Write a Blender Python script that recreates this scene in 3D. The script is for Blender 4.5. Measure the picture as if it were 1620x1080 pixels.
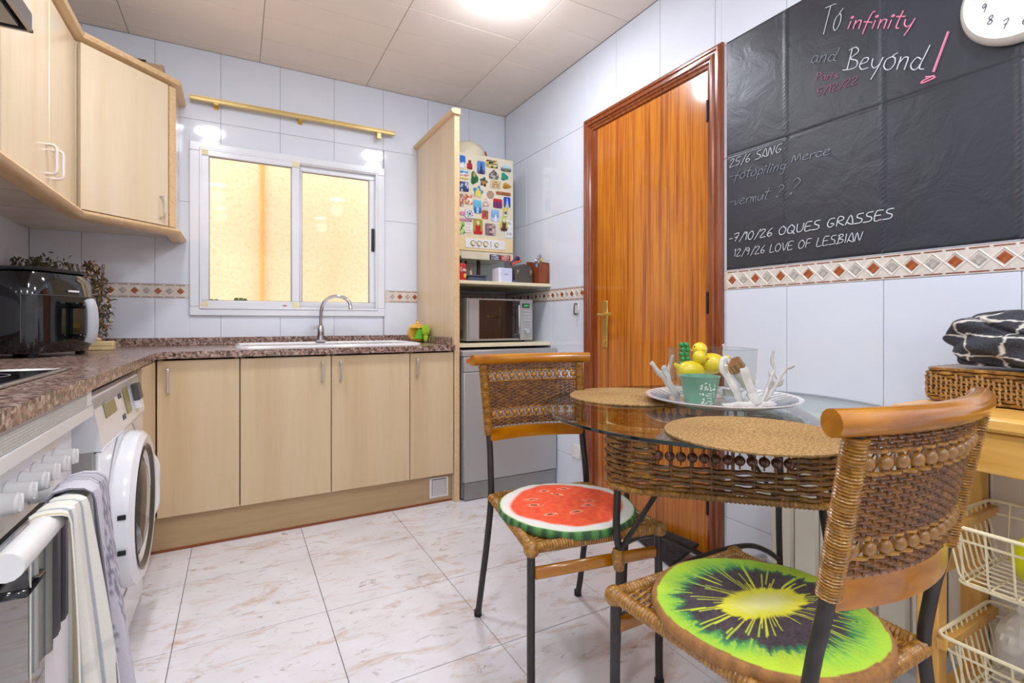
import bpy, bmesh, math, random
from math import sin, cos, pi, radians, sqrt, atan2, hypot
from mathutils import Vector, Matrix, noise
random.seed(7)
S = bpy.context.scene
for o in list(bpy.data.objects): bpy.data.objects.remove(o)

# ------------------------------------------------------------------ camera, light, exposure
cd = bpy.data.cameras.new('camera'); cam = bpy.data.objects.new('camera', cd); S.collection.objects.link(cam)
cam.location = (0, 0, 0.99); cam.rotation_euler = (radians(90), 0, radians(-28.7))
cd.sensor_width = 36; cd.lens = 36*795/1620; cd.shift_y = -30.5/1620; cd.clip_start = 0.02
S.camera = cam
S.view_settings.view_transform = 'Standard'; S.view_settings.look = 'None'
S.view_settings.gamma = 1; S.view_settings.use_curve_mapping = False
S.view_settings.exposure = 0.0
W = bpy.data.worlds.new('sky'); S.world = W; W.use_nodes = True
W.node_tree.nodes['Background'].inputs[0].default_value = (1.0, 0.97, 0.92, 1)
W.node_tree.nodes['Background'].inputs[1].default_value = 3.5
LAMP_XY = [(1.05, 2.00), (-0.18, 1.95), (1.05, 0.24), (-0.18, 0.24), (1.05, -1.0), (-0.18, -1.0)]  # last two, behind the camera, are added lamps that fill the room with light
LAMP_W = 7.8
LAMP_COL = (0.93, 0.99, 1.10)
for lx, ly in LAMP_XY:
    ld = bpy.data.lights.new('downlight_bulb', 'AREA'); ld.shape = 'DISK'; ld.size = 0.18
    ld.energy = LAMP_W; ld.color = LAMP_COL
    lo = bpy.data.objects.new('downlight_bulb', ld); S.collection.objects.link(lo); lo.location = (lx, ly, 2.452)
    pd = bpy.data.lights.new('downlight_glow', 'POINT'); pd.shadow_soft_size = 0.07; pd.energy = LAMP_W*.54; pd.color = LAMP_COL
    po = bpy.data.objects.new('downlight_glow', pd); S.collection.objects.link(po); po.location = (lx, ly, 2.33)

# ------------------------------------------------------------------ colour and materials
def hx(h):
    h = h.lstrip('#'); v = [int(h[i:i+2], 16)/255 for i in (0, 2, 4)]
    return tuple([(c/12.92 if c <= .04045 else ((c+.055)/1.055)**2.4) for c in v]+[1.0])
MATS = {}
class NT:
    def __init__(s, name):
        s.m = bpy.data.materials.new(name); s.m.use_nodes = True; s.t = s.m.node_tree
        s.b = s.t.nodes['Principled BSDF']; s.co = None; MATS[name] = s.m
    def n(s, typ, ins=None, **kw):
        x = s.t.nodes.new(typ)
        for k, v in kw.items(): setattr(x, k, v)
        for k, v in (ins or {}).items():
            if isinstance(v, bpy.types.NodeSocket): s.t.links.new(v, x.inputs[k])
            else: x.inputs[k].default_value = v
        return x
    def coord(s, scale=(1, 1, 1), kind='Object', rot=(0, 0, 0), warp=0):
        tc = s.n('ShaderNodeTexCoord'); mp = s.n('ShaderNodeMapping', {'Vector': tc.outputs[kind], 'Scale': scale, 'Rotation': rot})
        return mp.outputs[0]
    def noise(s, vec, scale=5, detail=4, rough=.5, dist=0):
        return s.n('ShaderNodeTexNoise', {'Vector': vec, 'Scale': scale, 'Detail': detail, 'Roughness': rough, 'Distortion': dist}).outputs[0]
    def ramp(s, fac, stops, interp='LINEAR'):
        r = s.n('ShaderNodeValToRGB', {'Fac': fac}); cr = r.color_ramp; cr.interpolation = interp
        while len(cr.elements) < len(stops): cr.elements.new(.5)
        for e, (p, c) in zip(cr.elements, stops): e.position = p; e.color = hx(c) if isinstance(c, str) else c
        return r.outputs[0]
    def mix(s, fac, a, b, mode='MIX'):
        x = s.n('ShaderNodeMix', data_type='RGBA', blend_type=mode)
        for k, v in ((0, fac), (6, a), (7, b)):
            if isinstance(v, bpy.types.NodeSocket): s.t.links.new(v, x.inputs[k])
            else: x.inputs[k].default_value = hx(v) if isinstance(v, str) else v
        return x.outputs[2]
    def set(s, **kw):
        for k, v in kw.items():
            k = {'color': 'Base Color', 'rough': 'Roughness', 'metal': 'Metallic', 'spec': 'Specular IOR Level', 'coat': 'Coat Weight',
                 'coatr': 'Coat Roughness', 'sheen': 'Sheen Weight', 'emit': 'Emission Color', 'estr': 'Emission Strength', 'alpha': 'Alpha'}.get(k, k)
            if isinstance(v, str): v = hx(v)
            if isinstance(v, bpy.types.NodeSocket): s.t.links.new(v, s.b.inputs[k])
            else: s.b.inputs[k].default_value = v
        return s
    def bump(s, h, strength=.3, dist=.002):
        b = s.n('ShaderNodeBump', {'Height': h, 'Strength': strength, 'Distance': dist}); s.t.links.new(b.outputs[0], s.b.inputs['Normal']); return s
def plain(name, col, rough=.4, metal=0, var=.06, nscale=8, bump=0, **kw):
    t = NT(name); v = t.coord(); n = t.noise(v, nscale, 3)
    c = hx(col); d = tuple([x*(1-var) for x in c[:3]]+[1]); u = tuple([min(1, x*(1+var)) for x in c[:3]]+[1])
    t.set(color=t.ramp(n, [(.3, d), (.7, u)]), rough=rough, metal=metal, **kw)
    if bump: t.bump(t.noise(v, nscale*12, 3), bump)
    return t.m
def wood(name, cols, scale, rough=.4, axis=2, stretch=14, bump=.05, coat=0, dist=.4, band=None):
    t = NT(name); sc = [stretch]*3; sc[axis] = 1.0
    v = t.coord(tuple(sc)); n = t.noise(v, scale, 6, .6, dist)
    c = t.ramp(n, [(.25+.5*i/(len(cols)-1), q) for i, q in enumerate(cols)])
    if band:
        sb = [band]*3; sb[axis] = .35
        n2 = t.noise(t.coord(tuple(sb)), 1, 3, .5, .2); c = t.mix(.55, c, t.ramp(n2, [(.38, cols[0]), (.5, cols[len(cols)//2]), (.62, cols[-1])]))
    t.set(color=c, rough=rough, coat=coat, coatr=.12); t.bump(n, bump); return t.m

# room
t = NT('glazed_tile'); v = t.coord(); n = t.noise(v, 2.3, 3)
t.set(color=t.ramp(n, [(.3, '#dde2ee'), (.7, '#e6eaf4')]), rough=.07, coat=.4, coatr=.04); t.bump(t.noise(v, 14, 2), .08, .004)
plain('grout', '#a9a7a6', .9)
plain('ceiling_panel', '#f2e6da', .75, var=.05, nscale=1.2, bump=.05)
plain('ceiling_joint', '#9c8a75', .9)
plain('plaster', '#e0ddd6', .9)
t = NT('floor_tile'); v = t.coord((1, 1, 1)); vs = t.coord((2.6, 6.5, 1), rot=(0, 0, .35))
a = t.noise(vs, 1.9, 8, .68, .9); b = t.noise(vs, 4.0, 7, .7, 1.4); c = t.noise(v, 2.6, 4, .5)
base = t.ramp(c, [(.3, '#e0dddf'), (.5, '#eae8ec'), (.7, '#dfdadb')])
v1 = t.ramp(a, [(.53, (0, 0, 0, 1)), (.70, (1, 1, 1, 1))]); v2 = t.ramp(b, [(.58, (0, 0, 0, 1)), (.70, (1, 1, 1, 1))])
col = t.mix(v1, base, '#cdb3a4'); 
mm = t.n('ShaderNodeMath', {0: v2, 1: .85}, operation='MULTIPLY'); col = t.mix(mm.outputs[0], col, '#9f8a84')
t.set(color=col, rough=.16, coat=.25, coatr=.1)
plain('floor_joint', '#6f6763', .9)
plain('border_cream', '#ddd3c8', .35, var=.1, nscale=60, bump=.3)
plain('border_rust', '#a4552a', .25, var=.3, nscale=60)
plain('border_grey', '#b9aea6', .45, var=.25, nscale=150, bump=.4)
plain('border_ridge', '#eee7dd', .3)
plain('border_dash', '#8b4a34', .4, var=.2)
t = NT('stucco'); v = t.coord(); n = t.noise(v, 38, 5, .6); n2 = t.noise(v, 1.1, 2)
t.set(color=t.mix(.35, t.ramp(n, [(.25, '#dcba90'), (.45, '#efd9b8'), (.8, '#f3e3cc')]), t.ramp(n2, [(.3, '#ecc492'), (.7, '#f8e6c8')])), rough=.95); t.bump(n, .6, .012)
# woods
wood('maple', ['#cdb189', '#d8bf99', '#dcc5a2'], 3.2, .33, 2, 16, .02, dist=.2, band=7)
wood('maple_side', ['#d9be9b', '#e3cba9', '#e8d3b6'], 3, .33, 2, 9, .02, dist=.2, band=6)
wood('maple_plinth', ['#b59870', '#bfa27a', '#c4a880'], 3, .45, 0, 12, .02)
wood('maple_trim', ['#cda877', '#dcba8c', '#e3c69c'], 6, .35, 1, 10, .02)
wood('maple_upper', ['#d6bd9a', '#decaaa', '#e3d0b4'], 3, .22, 2, 9, .01, coat=.35, dist=.2, band=6)
t = NT('sapele'); v = t.coord((1, 20, .55)); n = t.noise(v, 2.6, 5, .6, .35); n2 = t.noise(t.coord((1, 90, .8)), 2, 3, .6)
c = t.ramp(n, [(.32, '#863802'), (.46, '#c06406'), (.55, '#dc8612'), (.68, '#a64a03')])
t.set(color=t.mix(.28, c, t.ramp(n2, [(.35, '#7c3206'), (.65, '#d08a35')])), rough=.22, coat=.5, coatr=.08)
wood('door_casing', ['#6e2d0a', '#873f10', '#9f5218'], 5, .2, 2, 14, .02, coat=.6)
wood('pine', ['#cf8f34', '#dda248', '#e8b45c', '#d3963e'], 2.4, .35, 1, 9, .04, coat=.2, dist=.5)
wood('pine_upright', ['#cf8f34', '#dda248', '#e8b45c', '#d3963e'], 2.4, .35, 2, 9, .04, coat=.2, dist=.5)
wood('cane_pole', ['#864a00', '#ae6a00', '#c58404'], 4, .22, 0, 6, .02, coat=.5)
wood('brown_box_wood', ['#8a5a3c', '#9c6a48', '#ab7a55'], 4, .5, 1, 8)
wood('red_box_wood', ['#6e3018', '#84401f', '#94502c'], 5, .4, 2, 8)
def cane(name, a, b, c, sc=60):
    t = NT(name); v = t.coord(); n = t.noise(v, sc, 3, .6); n2 = t.noise(v, sc*5, 2)
    t.set(color=t.mix(.3, t.ramp(n, [(.32, a), (.5, b), (.68, c)]), t.ramp(n2, [(.3, a), (.7, c)])), rough=.32, coat=.3, coatr=.2); t.bump(n2, .2, .001); return t.m
cane('cane_dark', '#381c07', '#683a0e', '#9a641e')
cane('cane_wrap', '#6c4212', '#9c6a22', '#c08c38', 90)
cane('cane_table', '#3a1d08', '#744612', '#a87624', 30)
cane('cane_basket', '#5a330f', '#8c5a1c', '#c09040', 50)
cane('seagrass', '#7c5c34', '#a88252', '#cca876', 160)
M0 = MATS['seagrass'].node_tree.nodes['Principled BSDF']; M0.inputs['Roughness'].default_value = .85; M0.inputs['Coat Weight'].default_value = 0; M0.inputs['Specular IOR Level'].default_value = .2
plain('bead_light', '#9c6a26', .25, var=.35, nscale=25, coat=.5)
plain('bead_dark', '#5a2e18', .18, var=.3, nscale=30, coat=.6)
plain('iron', '#37322f', .42, .35, var=.2, nscale=30)
t = NT('granite'); v = t.coord()
vo = t.n('ShaderNodeTexVoronoi', {'Vector': v, 'Scale': 120}); n = t.noise(v, 60, 3, .7); sep = t.n('ShaderNodeSeparateColor', {0: vo.outputs['Color']})
c = t.ramp(sep.outputs[0], [(0, '#2f2826'), (.17, '#664a40'), (.36, '#8f6c5e'), (.58, '#ae9284'), (.8, '#937b71'), (.9, '#c8b6aa')], 'CONSTANT')
t.set(color=t.mix(.28, c, t.ramp(n, [(.35, '#43291f'), (.65, '#b9988a')])), rough=.24, coat=.0, coatr=.05)
t = NT('chalk_vinyl'); v = t.coord(); n = t.noise(v, 9, 5, .55, .6)
t.set(color=t.ramp(t.noise(v, 3, 4), [(.3, '#1b1e28'), (.7, '#252a36')]), rough=.40, spec=.75); t.bump(n, .32, .012)
plain('chalk_white', '#d4d8dc', .9); plain('chalk_pink', '#e58aa6', .9); plain('chalk_faint', '#979ca6', .9); plain('chalk_rose', '#b06a86', .9)
# metals and plastics
plain('brass', '#d8b55c', .2, .65); plain('chrome', '#d8dadd', .08, 1.0, var=.02); plain('steel', '#a9a6a4', .34, 1.0, var=.05, nscale=3)
plain('brushed_silver', '#b3b1b0', .42, .35, var=.04, nscale=3)
plain('handle_silver', '#cfcac6', .3, .7); plain('handle_pink', '#e3d6cf', .35, .1)
plain('white_enamel', '#eae9ec', .14, coat=.4, var=.02); plain('white_plastic', '#e8e6e4', .35, var=.02); plain('aluminium_white', '#e6e8ef', .22, var=.02)
plain('radiator_white', '#f2e8d6', .35, var=.02); plain('cream_plastic', '#e8dcbc', .35); plain('cream_panel', '#ecd3a0', .4); plain('cream_wire', '#f4e6be', .3, coat=.3)
plain('black_gloss', '#0d0f13', .07, coat=.5); plain('black_plastic', '#17181a', .35); plain('dark_glass', '#2a201c', .05, coat=.6, var=.3, nscale=4)
plain('hob_glass', '#101011', .05, var=.3, nscale=40); plain('grey_plastic', '#b9bbc1', .3); plain('dark_grey', '#4d4b4c', .5); plain('mid_grey', '#8b8a8c', .5)
plain('washer_side', '#aaa6a2', .4); plain('lcd', '#8f8a55', .3); plain('gold_rail', '#d8bd7c', .3, .35); plain('tape', '#eadfb4', .6)
plain('ceramic_white', '#e6e2e0', .18, coat=.4, var=.06, nscale=60); plain('ceramic_yellow', '#d9a83c', .2, coat=.5); plain('sponge_green', '#6fbf35', .9, var=.15, nscale=60, bump=.5)
plain('scrubber_lime', '#a7cf2a', .6, var=.2, nscale=90, bump=.5); plain('lemon', '#efd21c', .3, coat=.4, var=.08); plain('orange_beak', '#e08a24', .4)
plain('cup_green', '#6f9f86', .4, var=.04); plain('print_white', '#d9dfd6', .6); plain('plastic_green', '#0f8a46', .25, coat=.3); plain('driftwood', '#cbc6bf', .75, var=.18, nscale=30, bump=.5)
plain('gold_lid', '#b68a52', .25, .8); plain('candle_wax', '#e3dccf', .5); plain('ball_yellow', '#dfe015', .35); plain('dry_leaf', '#6b5335', .9, var=.5, nscale=60); plain('dry_petal', '#cdb094', .9, var=.3, nscale=60)
plain('dry_moss', '#4d4a2c', .9, var=.5, nscale=60); plain('pale_wood_block', '#dcc48f', .5); plain('red_plastic', '#c01c1c', .3); plain('green_felt', '#1d6a42', .7); plain('print_yellow', '#e0b53a', .5)
plain('box_blue', '#4c5468', .5); plain('box_white', '#e3e5f2', .4); plain('box_face', '#c9ccea', .4); plain('case_brown', '#4e4844', .55, var=.1); plain('buckle', '#9c8f78', .4, .5)
plain('tape_orange', '#e2562a', .5); plain('toy_blue', '#2f9fd0', .4); plain('toy_yellow', '#e2c22a', .4); plain('toy_purple', '#4a2c50', .5); plain('pipe_brown', '#3a2a20', .5)
plain('drum_dark', '#191b1f', .3, .2); plain('louvre_grey', '#c4beb6', .6); plain('pipe_orange', '#e6ab66', .7); plain('ceramic_cream', '#e0d6bc', .25, coat=.3); plain('flower_brown', '#9a4a1e', .5, var=.4, nscale=60); plain('card_board', '#b89b77', .8); plain('terracotta_pot', '#8a6a50', .8); plain('cactus_green', '#5a6a38', .8, var=.3, nscale=50)
plain('dark_cloth', '#2f2a2a', .9, var=.4, nscale=90); plain('kick_edge', '#8a4a22', .5); plain('rubber_black', '#161616', .6); plain('clock_rim', '#e9e4da', .3, coat=.4); plain('clock_face', '#eeeef0', .5, var=.01)
plain('ink', '#3a3a3c', .6); plain('ink_soft', '#8a8d95', .6); plain('outlet_white', '#e8e6e2', .3); plain('washer_ring', '#5c544d', .3, .3); plain('kick_grey', '#9a9997', .4, .6); plain('glass_rim', '#16241f', .08, coat=.5)
plain('led_green', '#5fd07a', .5, emit=hx('#4fd06a'), estr=.8)
def thin_glass(name, tint='#ffffff', ior=1.45):
    t = NT(name); t.t.nodes.remove(t.b); out = t.t.nodes['Material Output']
    tr = t.n('ShaderNodeBsdfTransparent', {'Color': hx(tint)}); gl = t.n('ShaderNodeBsdfGlossy', {'Color': (1, 1, 1, 1), 'Roughness': .01})
    g_ = t.n('ShaderNodeNewGeometry'); mr = t.n('ShaderNodeMapRange', {0: g_.outputs['Backfacing'], 3: ior, 4: 1/ior}); fr = t.n('ShaderNodeFresnel', {'IOR': mr.outputs[0]}); mx = t.n('ShaderNodeMixShader', {0: fr.outputs[0], 1: tr.outputs[0], 2: gl.outputs[0]})
    t.t.links.new(mx.outputs[0], out.inputs[0]); return t.m
thin_glass('pane_glass', ior=1.10); thin_glass('table_glass', '#eef4f1'); thin_glass('vase_glass', '#f2f5f5')
t = NT('lamp_glow'); t.set(color='#ffffff', emit=(1, .97, .93, 1), estr=14)
t = NT('painted'); a = t.n('ShaderNodeAttribute', attribute_name='Col'); t.set(color=a.outputs['Color'], rough=.55, spec=.25)
t = NT('painted_fabric'); a = t.n('ShaderNodeAttribute', attribute_name='Col'); v = t.coord(); n = t.noise(v, 240, 2); t.set(color=t.mix(.04, a.outputs['Color'], t.ramp(n, [(.3, '#303030'), (.7, '#ffffff')])), rough=.8, sheen=.05); t.bump(n, .15, .001)
t = NT('cloth_cream'); v = t.coord(); n = t.noise(v, 200, 2); t.set(color=t.ramp(t.noise(v, 7, 3), [(.3, '#dcd8ce'), (.7, '#efece4')]), rough=.9); t.bump(n, .2, .001)
M = MATS

# ------------------------------------------------------------------ mesh builder
class MB:
    def __init__(s): s.v = []; s.f = []; s.c = None
    def add(s, vs, fs):
        o = len(s.v); s.v += [tuple(q) for q in vs]; s.f += [tuple(i+o for i in f) for f in fs]; return s
    def box(s, x0, x1, y0, y1, z0, z1, b=0.0):
        if b <= 0:
            vs = [(x, y, z) for x in (x0, x1) for y in (y0, y1) for z in (z0, z1)]
            return s.add(vs, [(0, 1, 3, 2), (4, 6, 7, 5), (0, 4, 5, 1), (2, 3, 7, 6), (0, 2, 6, 4), (1, 5, 7, 3)])
        b = min(b, (x1-x0)*.45, (y1-y0)*.45, (z1-z0)*.45); vs = []; ix = {}
        X = (x0, x1); Y = (y0, y1); Z = (z0, z1)
        for i in (0, 1):
            for j in (0, 1):
                for k in (0, 1):
                    for a in range(3):
                        p = [X[i], Y[j], Z[k]]; sg = [1-2*i, 1-2*j, 1-2*k]
                        for q in range(3):
                            if q != a: p[q] += sg[q]*b
                        ix[(i, j, k, a)] = len(vs); vs.append(p)
        fs = []
        for a in range(3):
            for e in (0, 1):
                def key(p, q):
                    k = [0, 0, 0]; k[a] = e; o = [r for r in range(3) if r != a]; k[o[0]] = p; k[o[1]] = q; return (k[0], k[1], k[2], a)
                fs.append(tuple(ix[key(*pq)] for pq in ((0, 0), (0, 1), (1, 1), (1, 0))))
            o = [r for r in range(3) if r != a]          # edges along axis a
            for p in (0, 1):
                for q in (0, 1):
                    def kk(e, n):
                        k = [0, 0, 0]; k[a] = e; k[o[0]] = p; k[o[1]] = q; return (k[0], k[1], k[2], n)
                    fs.append((ix[kk(0, o[0])], ix[kk(0, o[1])], ix[kk(1, o[1])], ix[kk(1, o[0])]))
        for i in (0, 1):
            for j in (0, 1):
                for k in (0, 1): fs.append(tuple(ix[(i, j, k, a)] for a in range(3)))
        return s.add(vs, fs)
    def tube(s, path, r, n=8, closed=False, cap=True, flat=1.0):
        P = [Vector(p) for p in path]; m = len(P)
        if m < 2: return s
        R = r if callable(r) else (lambda t: r)
        T = []
        for i in range(m):
            if closed: d = P[(i+1) % m]-P[(i-1) % m]
            else: d = P[min(i+1, m-1)]-P[max(i-1, 0)]
            T.append(d.normalized() if d.length > 1e-9 else Vector((0, 0, 1)))
        up = Vector((0, 0, 1)) if abs(T[0].z) < .9 else Vector((1, 0, 0))
        N = (up-T[0]*up.dot(T[0])).normalized(); vs = []
        for i in range(m):
            if i: 
                N = N-T[i]*N.dot(T[i]); N = N.normalized() if N.length > 1e-6 else T[i].orthogonal().normalized()
            B = T[i].cross(N); rr = R(i/(m-1))
            for k in range(n):
                a = 2*pi*k/n; vs.append(P[i]+N*(cos(a)*rr)+B*(sin(a)*rr*flat))
        fs = []
        for i in range(m if closed else m-1):
            j = (i+1) % m
            for k in range(n): l = (k+1) % n; fs.append((i*n+k, i*n+l, j*n+l, j*n+k))
        if cap and not closed: fs += [tuple(range(n)), tuple(range((m-1)*n, m*n))]
        return s.add(vs, fs)
    def lathe(s, prof, c=(0, 0, 0), n=24, axis='z', arc=2*pi, wob=None):
        vs = []; m = len(prof); full = abs(arc-2*pi) < 1e-6; st = n if full else n+1
        for i in range(st):
            a = arc*i/n
            for r, h in prof:
                w = 1+(wob(a) if wob else 0); p = (r*cos(a)*w, r*sin(a)*w, h)
                if axis == 'x': p = (h, p[0], p[1])
                elif axis == 'y': p = (p[0], h, p[1])
                vs.append((c[0]+p[0], c[1]+p[1], c[2]+p[2]))
        fs = []
        for i in range(n):
            j = (i+1) % st
            for k in range(m-1): fs.append((i*m+k, j*m+k, j*m+k+1, i*m+k+1))
        return s.add(vs, fs)
    def prism(s, poly, a0, a1, axis='z'):
        def mk(p, a):
            return {'z': (p[0], p[1], a), 'x': (a, p[0], p[1]), 'y': (p[0], a, p[1])}[axis]
        n = len(poly); vs = [mk(p, a0) for p in poly]+[mk(p, a1) for p in poly]
        return s.add(vs, [tuple(range(n)), tuple(range(2*n-1, n-1, -1))]+[(i, (i+1) % n, n+(i+1) % n, n+i) for i in range(n)])
    def sphere(s, c, r, n=12, m=8, sc=(1, 1, 1), rot=None):
        vs = [(0, 0, 1)]+[(sin(pi*j/m)*cos(2*pi*i/n), sin(pi*j/m)*sin(2*pi*i/n), cos(pi*j/m)) for j in range(1, m) for i in range(n)]+[(0, 0, -1)]
        vs = [Vector((q[0]*r*sc[0], q[1]*r*sc[1], q[2]*r*sc[2])) for q in vs]
        if rot: vs = [rot @ q for q in vs]
        vs = [q+Vector(c) for q in vs]; fs = [(0, 1+i, 1+(i+1) % n) for i in range(n)]
        for j in range(m-2):
            for i in range(n): a = 1+j*n; b = a+n; k = (i+1) % n; fs.append((a+i, b+i, b+k, a+k))
        a = 1+(m-2)*n; L = len(vs)-1; fs += [(a+i, L, a+(i+1) % n) for i in range(n)]
        return s.add(vs, fs)
    def grid(s, fn, nu, nv, closeu=False):
        vs = [fn(i/nu, j/nv) for i in range(nu+(0 if closeu else 1)) for j in range(nv+1)]; m = nu if closeu else nu+1
        fs = []
        for i in range(nu):
            k = (i+1) % m
            for j in range(nv): fs.append((i*(nv+1)+j, k*(nv+1)+j, k*(nv+1)+j+1, i*(nv+1)+j+1))
        return s.add(vs, fs)
ORG = {}
def link(o): S.collection.objects.link(o)
def mesh(name, mb, mat, org=(0, 0, 0), smooth=True, cols=None, recalc=True, ang=38):
    me = bpy.data.meshes.new(name); me.from_pydata([(v[0]-org[0], v[1]-org[1], v[2]-org[2]) for v in mb.v], [], mb.f)
    if recalc:
        bm = bmesh.new(); bm.from_mesh(me); bmesh.ops.recalc_face_normals(bm, faces=bm.faces); bm.to_mesh(me); bm.free()
    me.materials.append(M[mat])
    if cols:
        ca = me.color_attributes.new('Col', 'FLOAT_COLOR', 'POINT'); ca.data.foreach_set('color', [x for c in cols for x in c])
    if smooth: me.shade_smooth(); me.set_sharp_from_angle(angle=radians(ang))
    return me
def part(name, mb, mat, parent, label=None, kind=None, local=False, **kw):
    org = (0, 0, 0) if local else ORG.get(parent.name, (0, 0, 0))
    o = bpy.data.objects.new(name, mesh(name, mb, mat, org, **kw)); link(o); o.parent = parent; ORG[o.name] = ORG.get(parent.name, (0, 0, 0))
    if label: o['label'] = label
    if kind: o['kind'] = kind
    return o
def tag(o, label, cat, group=None, kind=None):
    o['label'] = label; o['category'] = cat
    if group: o['group'] = group
    if kind: o['kind'] = kind
    return o
def thing(name, loc, label, cat, group=None, rz=0):
    o = bpy.data.objects.new(name, None); link(o); o.location = loc; o.rotation_euler = (0, 0, rz); ORG[o.name] = tuple(loc)
    o.empty_display_size = .05; return tag(o, label, cat, group)
def single(name, mb, mat, loc, label, cat, group=None, **kw):
    o = bpy.data.objects.new(name, mesh(name, mb, mat, loc, **kw)); link(o); o.location = loc; ORG[o.name] = tuple(loc); return tag(o, label, cat, group)
def struct(name, mb, mat, parent=None, **kw):
    o = bpy.data.objects.new(name, mesh(name, mb, mat, **kw)); link(o); ORG[o.name] = (0, 0, 0)
    if parent: o.parent = parent
    else: o['kind'] = 'structure'
    return o
def inst(name, me, loc, parent, rot=None, scale=None):
    o = bpy.data.objects.new(name, me); link(o); o.parent = parent; og = ORG.get(parent.name, (0, 0, 0)); o.location = Vector(loc)-Vector(og)
    if rot: o.rotation_euler = rot
    if scale: o.scale = scale
    return o
def rsub(rects, h):
    out = []
    for (a0, a1, b0, b1) in rects:
        if h[0] >= a1 or h[1] <= a0 or h[2] >= b1 or h[3] <= b0: out.append((a0, a1, b0, b1)); continue
        if h[0] > a0: out.append((a0, h[0], b0, b1))
        if h[1] < a1: out.append((h[1], a1, b0, b1))
        m0, m1 = max(a0, h[0]), min(a1, h[1])
        if h[2] > b0: out.append((m0, m1, b0, h[2]))
        if h[3] < b1: out.append((m0, m1, h[3], b1))
    return out
def bez(pts, n=8):
    """Catmull-Rom through pts"""
    P = [Vector(p) for p in pts]; out = []
    for i in range(len(P)-1):
        a, b, c, d = P[max(i-1, 0)], P[i], P[i+1], P[min(i+2, len(P)-1)]
        for k in range(n):
            t = k/n; out.append(.5*((2*b)+(c-a)*t+(2*a-5*b+4*c-d)*t*t+(3*b-a-3*c+d)*t**3))
    out.append(P[-1]); return out

XL, XR, YB, YF, ZC = -.876, 1.712, 3.232, -1.5, 2.483
BZ0, BZ1 = 1.118, 1.193          # tiled border strip
# ------------------------------------------------------------------ floor
fl = struct('floor', MB().box(XL-.1, XR+.1, YF-.1, YB+.1, -.08, -.003), 'floor_joint')
xs = [-.173+.4435*k for k in range(-2, 6)]; ys = [1.816+.445*k for k in range(-8, 5)]
shared = {}
for i in range(len(xs)-1):
    for j in range(len(ys)-1):
        x0, x1 = max(xs[i], XL), min(xs[i+1], XR); y0, y1 = max(ys[j], YF), min(ys[j+1], YB)
        if x1-x0 < .01 or y1-y0 < .01: continue
        o = struct('tile', MB().box(x0+.0011, x1-.0011, y0+.0016, y1-.0016, -.006, 0, .0006), 'floor_tile', fl, smooth=False)
# ------------------------------------------------------------------ ceiling of long panels
ce = struct('ceiling', MB().box(XL-.1, XR+.1, YF-.1, YB+.1, ZC+.003, ZC+.1), 'ceiling_joint')
cxs = [-1.095, -.49, .115, .717, 1.325, 1.93]; cys = [1.915+.2065*k for k in range(-17, 8)]
for i in range(5):
    for j in range(len(cys)-1):
        x0, x1 = max(cxs[i], XL), min(cxs[i+1], XR); y0, y1 = max(cys[j], YF), min(cys[j+1], YB)
        if x1-x0 < .01 or y1-y0 < .01: continue
        dz = random.uniform(0, .0012)
        struct('panel', MB().box(x0+.0015, x1-.0015, y0+.0012, y1-.0012, ZC-dz, ZC+.008, .002), 'ceiling_panel', ce, smooth=False)
# ------------------------------------------------------------------ walls
WIN = (-.225, .832, 1.026, 1.975); DOOR = (1.37, 2.255, -.01, 2.10)
wins = (WIN[0]+.03, WIN[1]-.03, WIN[2]+.03, WIN[3]-.03)
mb = MB()
for a0, a1, b0, b1 in rsub([(XL-.1, XR+.1, -.05, ZC+.1)], wins): mb.box(a0, a1, YB+.003, YB+.16, b0, b1)
wb = struct('wall_back', mb, 'grout')
mb = MB()
for a0, a1, b0, b1 in rsub([(YF-.1, YB+.1, -.05, ZC+.1)], DOOR): mb.box(XR+.003, XR+.12, a0, a1, b0, b1)
wr = struct('wall_right', mb, 'grout')
wl = struct('wall_left', MB().box(XL-.12, XL-.003, YF-.1, YB+.1, -.05, ZC+.1), 'grout')
wf = struct('wall_front', MB().box(XL-.1, XR+.1, YF-.12, YF, -.05, ZC+.1), 'plaster')
zr = [-.24, .213, .6655, BZ0, None, BZ1, 1.643, 2.095, 2.55]
rows = [(-.24, .213), (.213, .6655), (.6655, BZ0), (BZ1, 1.643), (1.643, 2.095), (2.095, 2.55)]
def tiles(wall, js, lo, hi, holes, place):
    for a0, a1 in zip(js[:-1], js[1:]):
        for b0, b1 in rows:
            c0, c1 = max(a0, lo), min(a1, hi); d0, d1 = max(b0, 0), min(b1, ZC)
            if c1-c0 < .012 or d1-d0 < .012: continue
            rs = [(c0+.0009, c1-.0009, d0+.0009, d1-.0009)]
            for h in holes: rs = rsub(rs, h)
            rs = [r for r in rs if r[1]-r[0] > .006 and r[3]-r[2] > .006]
            if not rs: continue
            m = MB()
            for r in rs: place(m, *r)
            struct('tile', m, 'glazed_tile', wall, smooth=False)
tiles(wb, [-.38+.3013*k for k in range(-2, 8)], XL, XR, [WIN], lambda m, a, b, c, d: m.box(a, b, YB, YB+.006, c, d, .0012))
tiles(wr, [1.097+.3045*k for k in range(-9, 9)], YF, YB, [DOOR], lambda m, a, b, c, d: m.box(XR, XR+.006, a, b, c, d, .0012))
tiles(wl, [3.232-.3013*k for k in range(16, -1, -1)], YF, YB, [], lambda m, a, b, c, d: m.box(XL-.006, XL, a, b, c, d, .0012))
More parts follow.
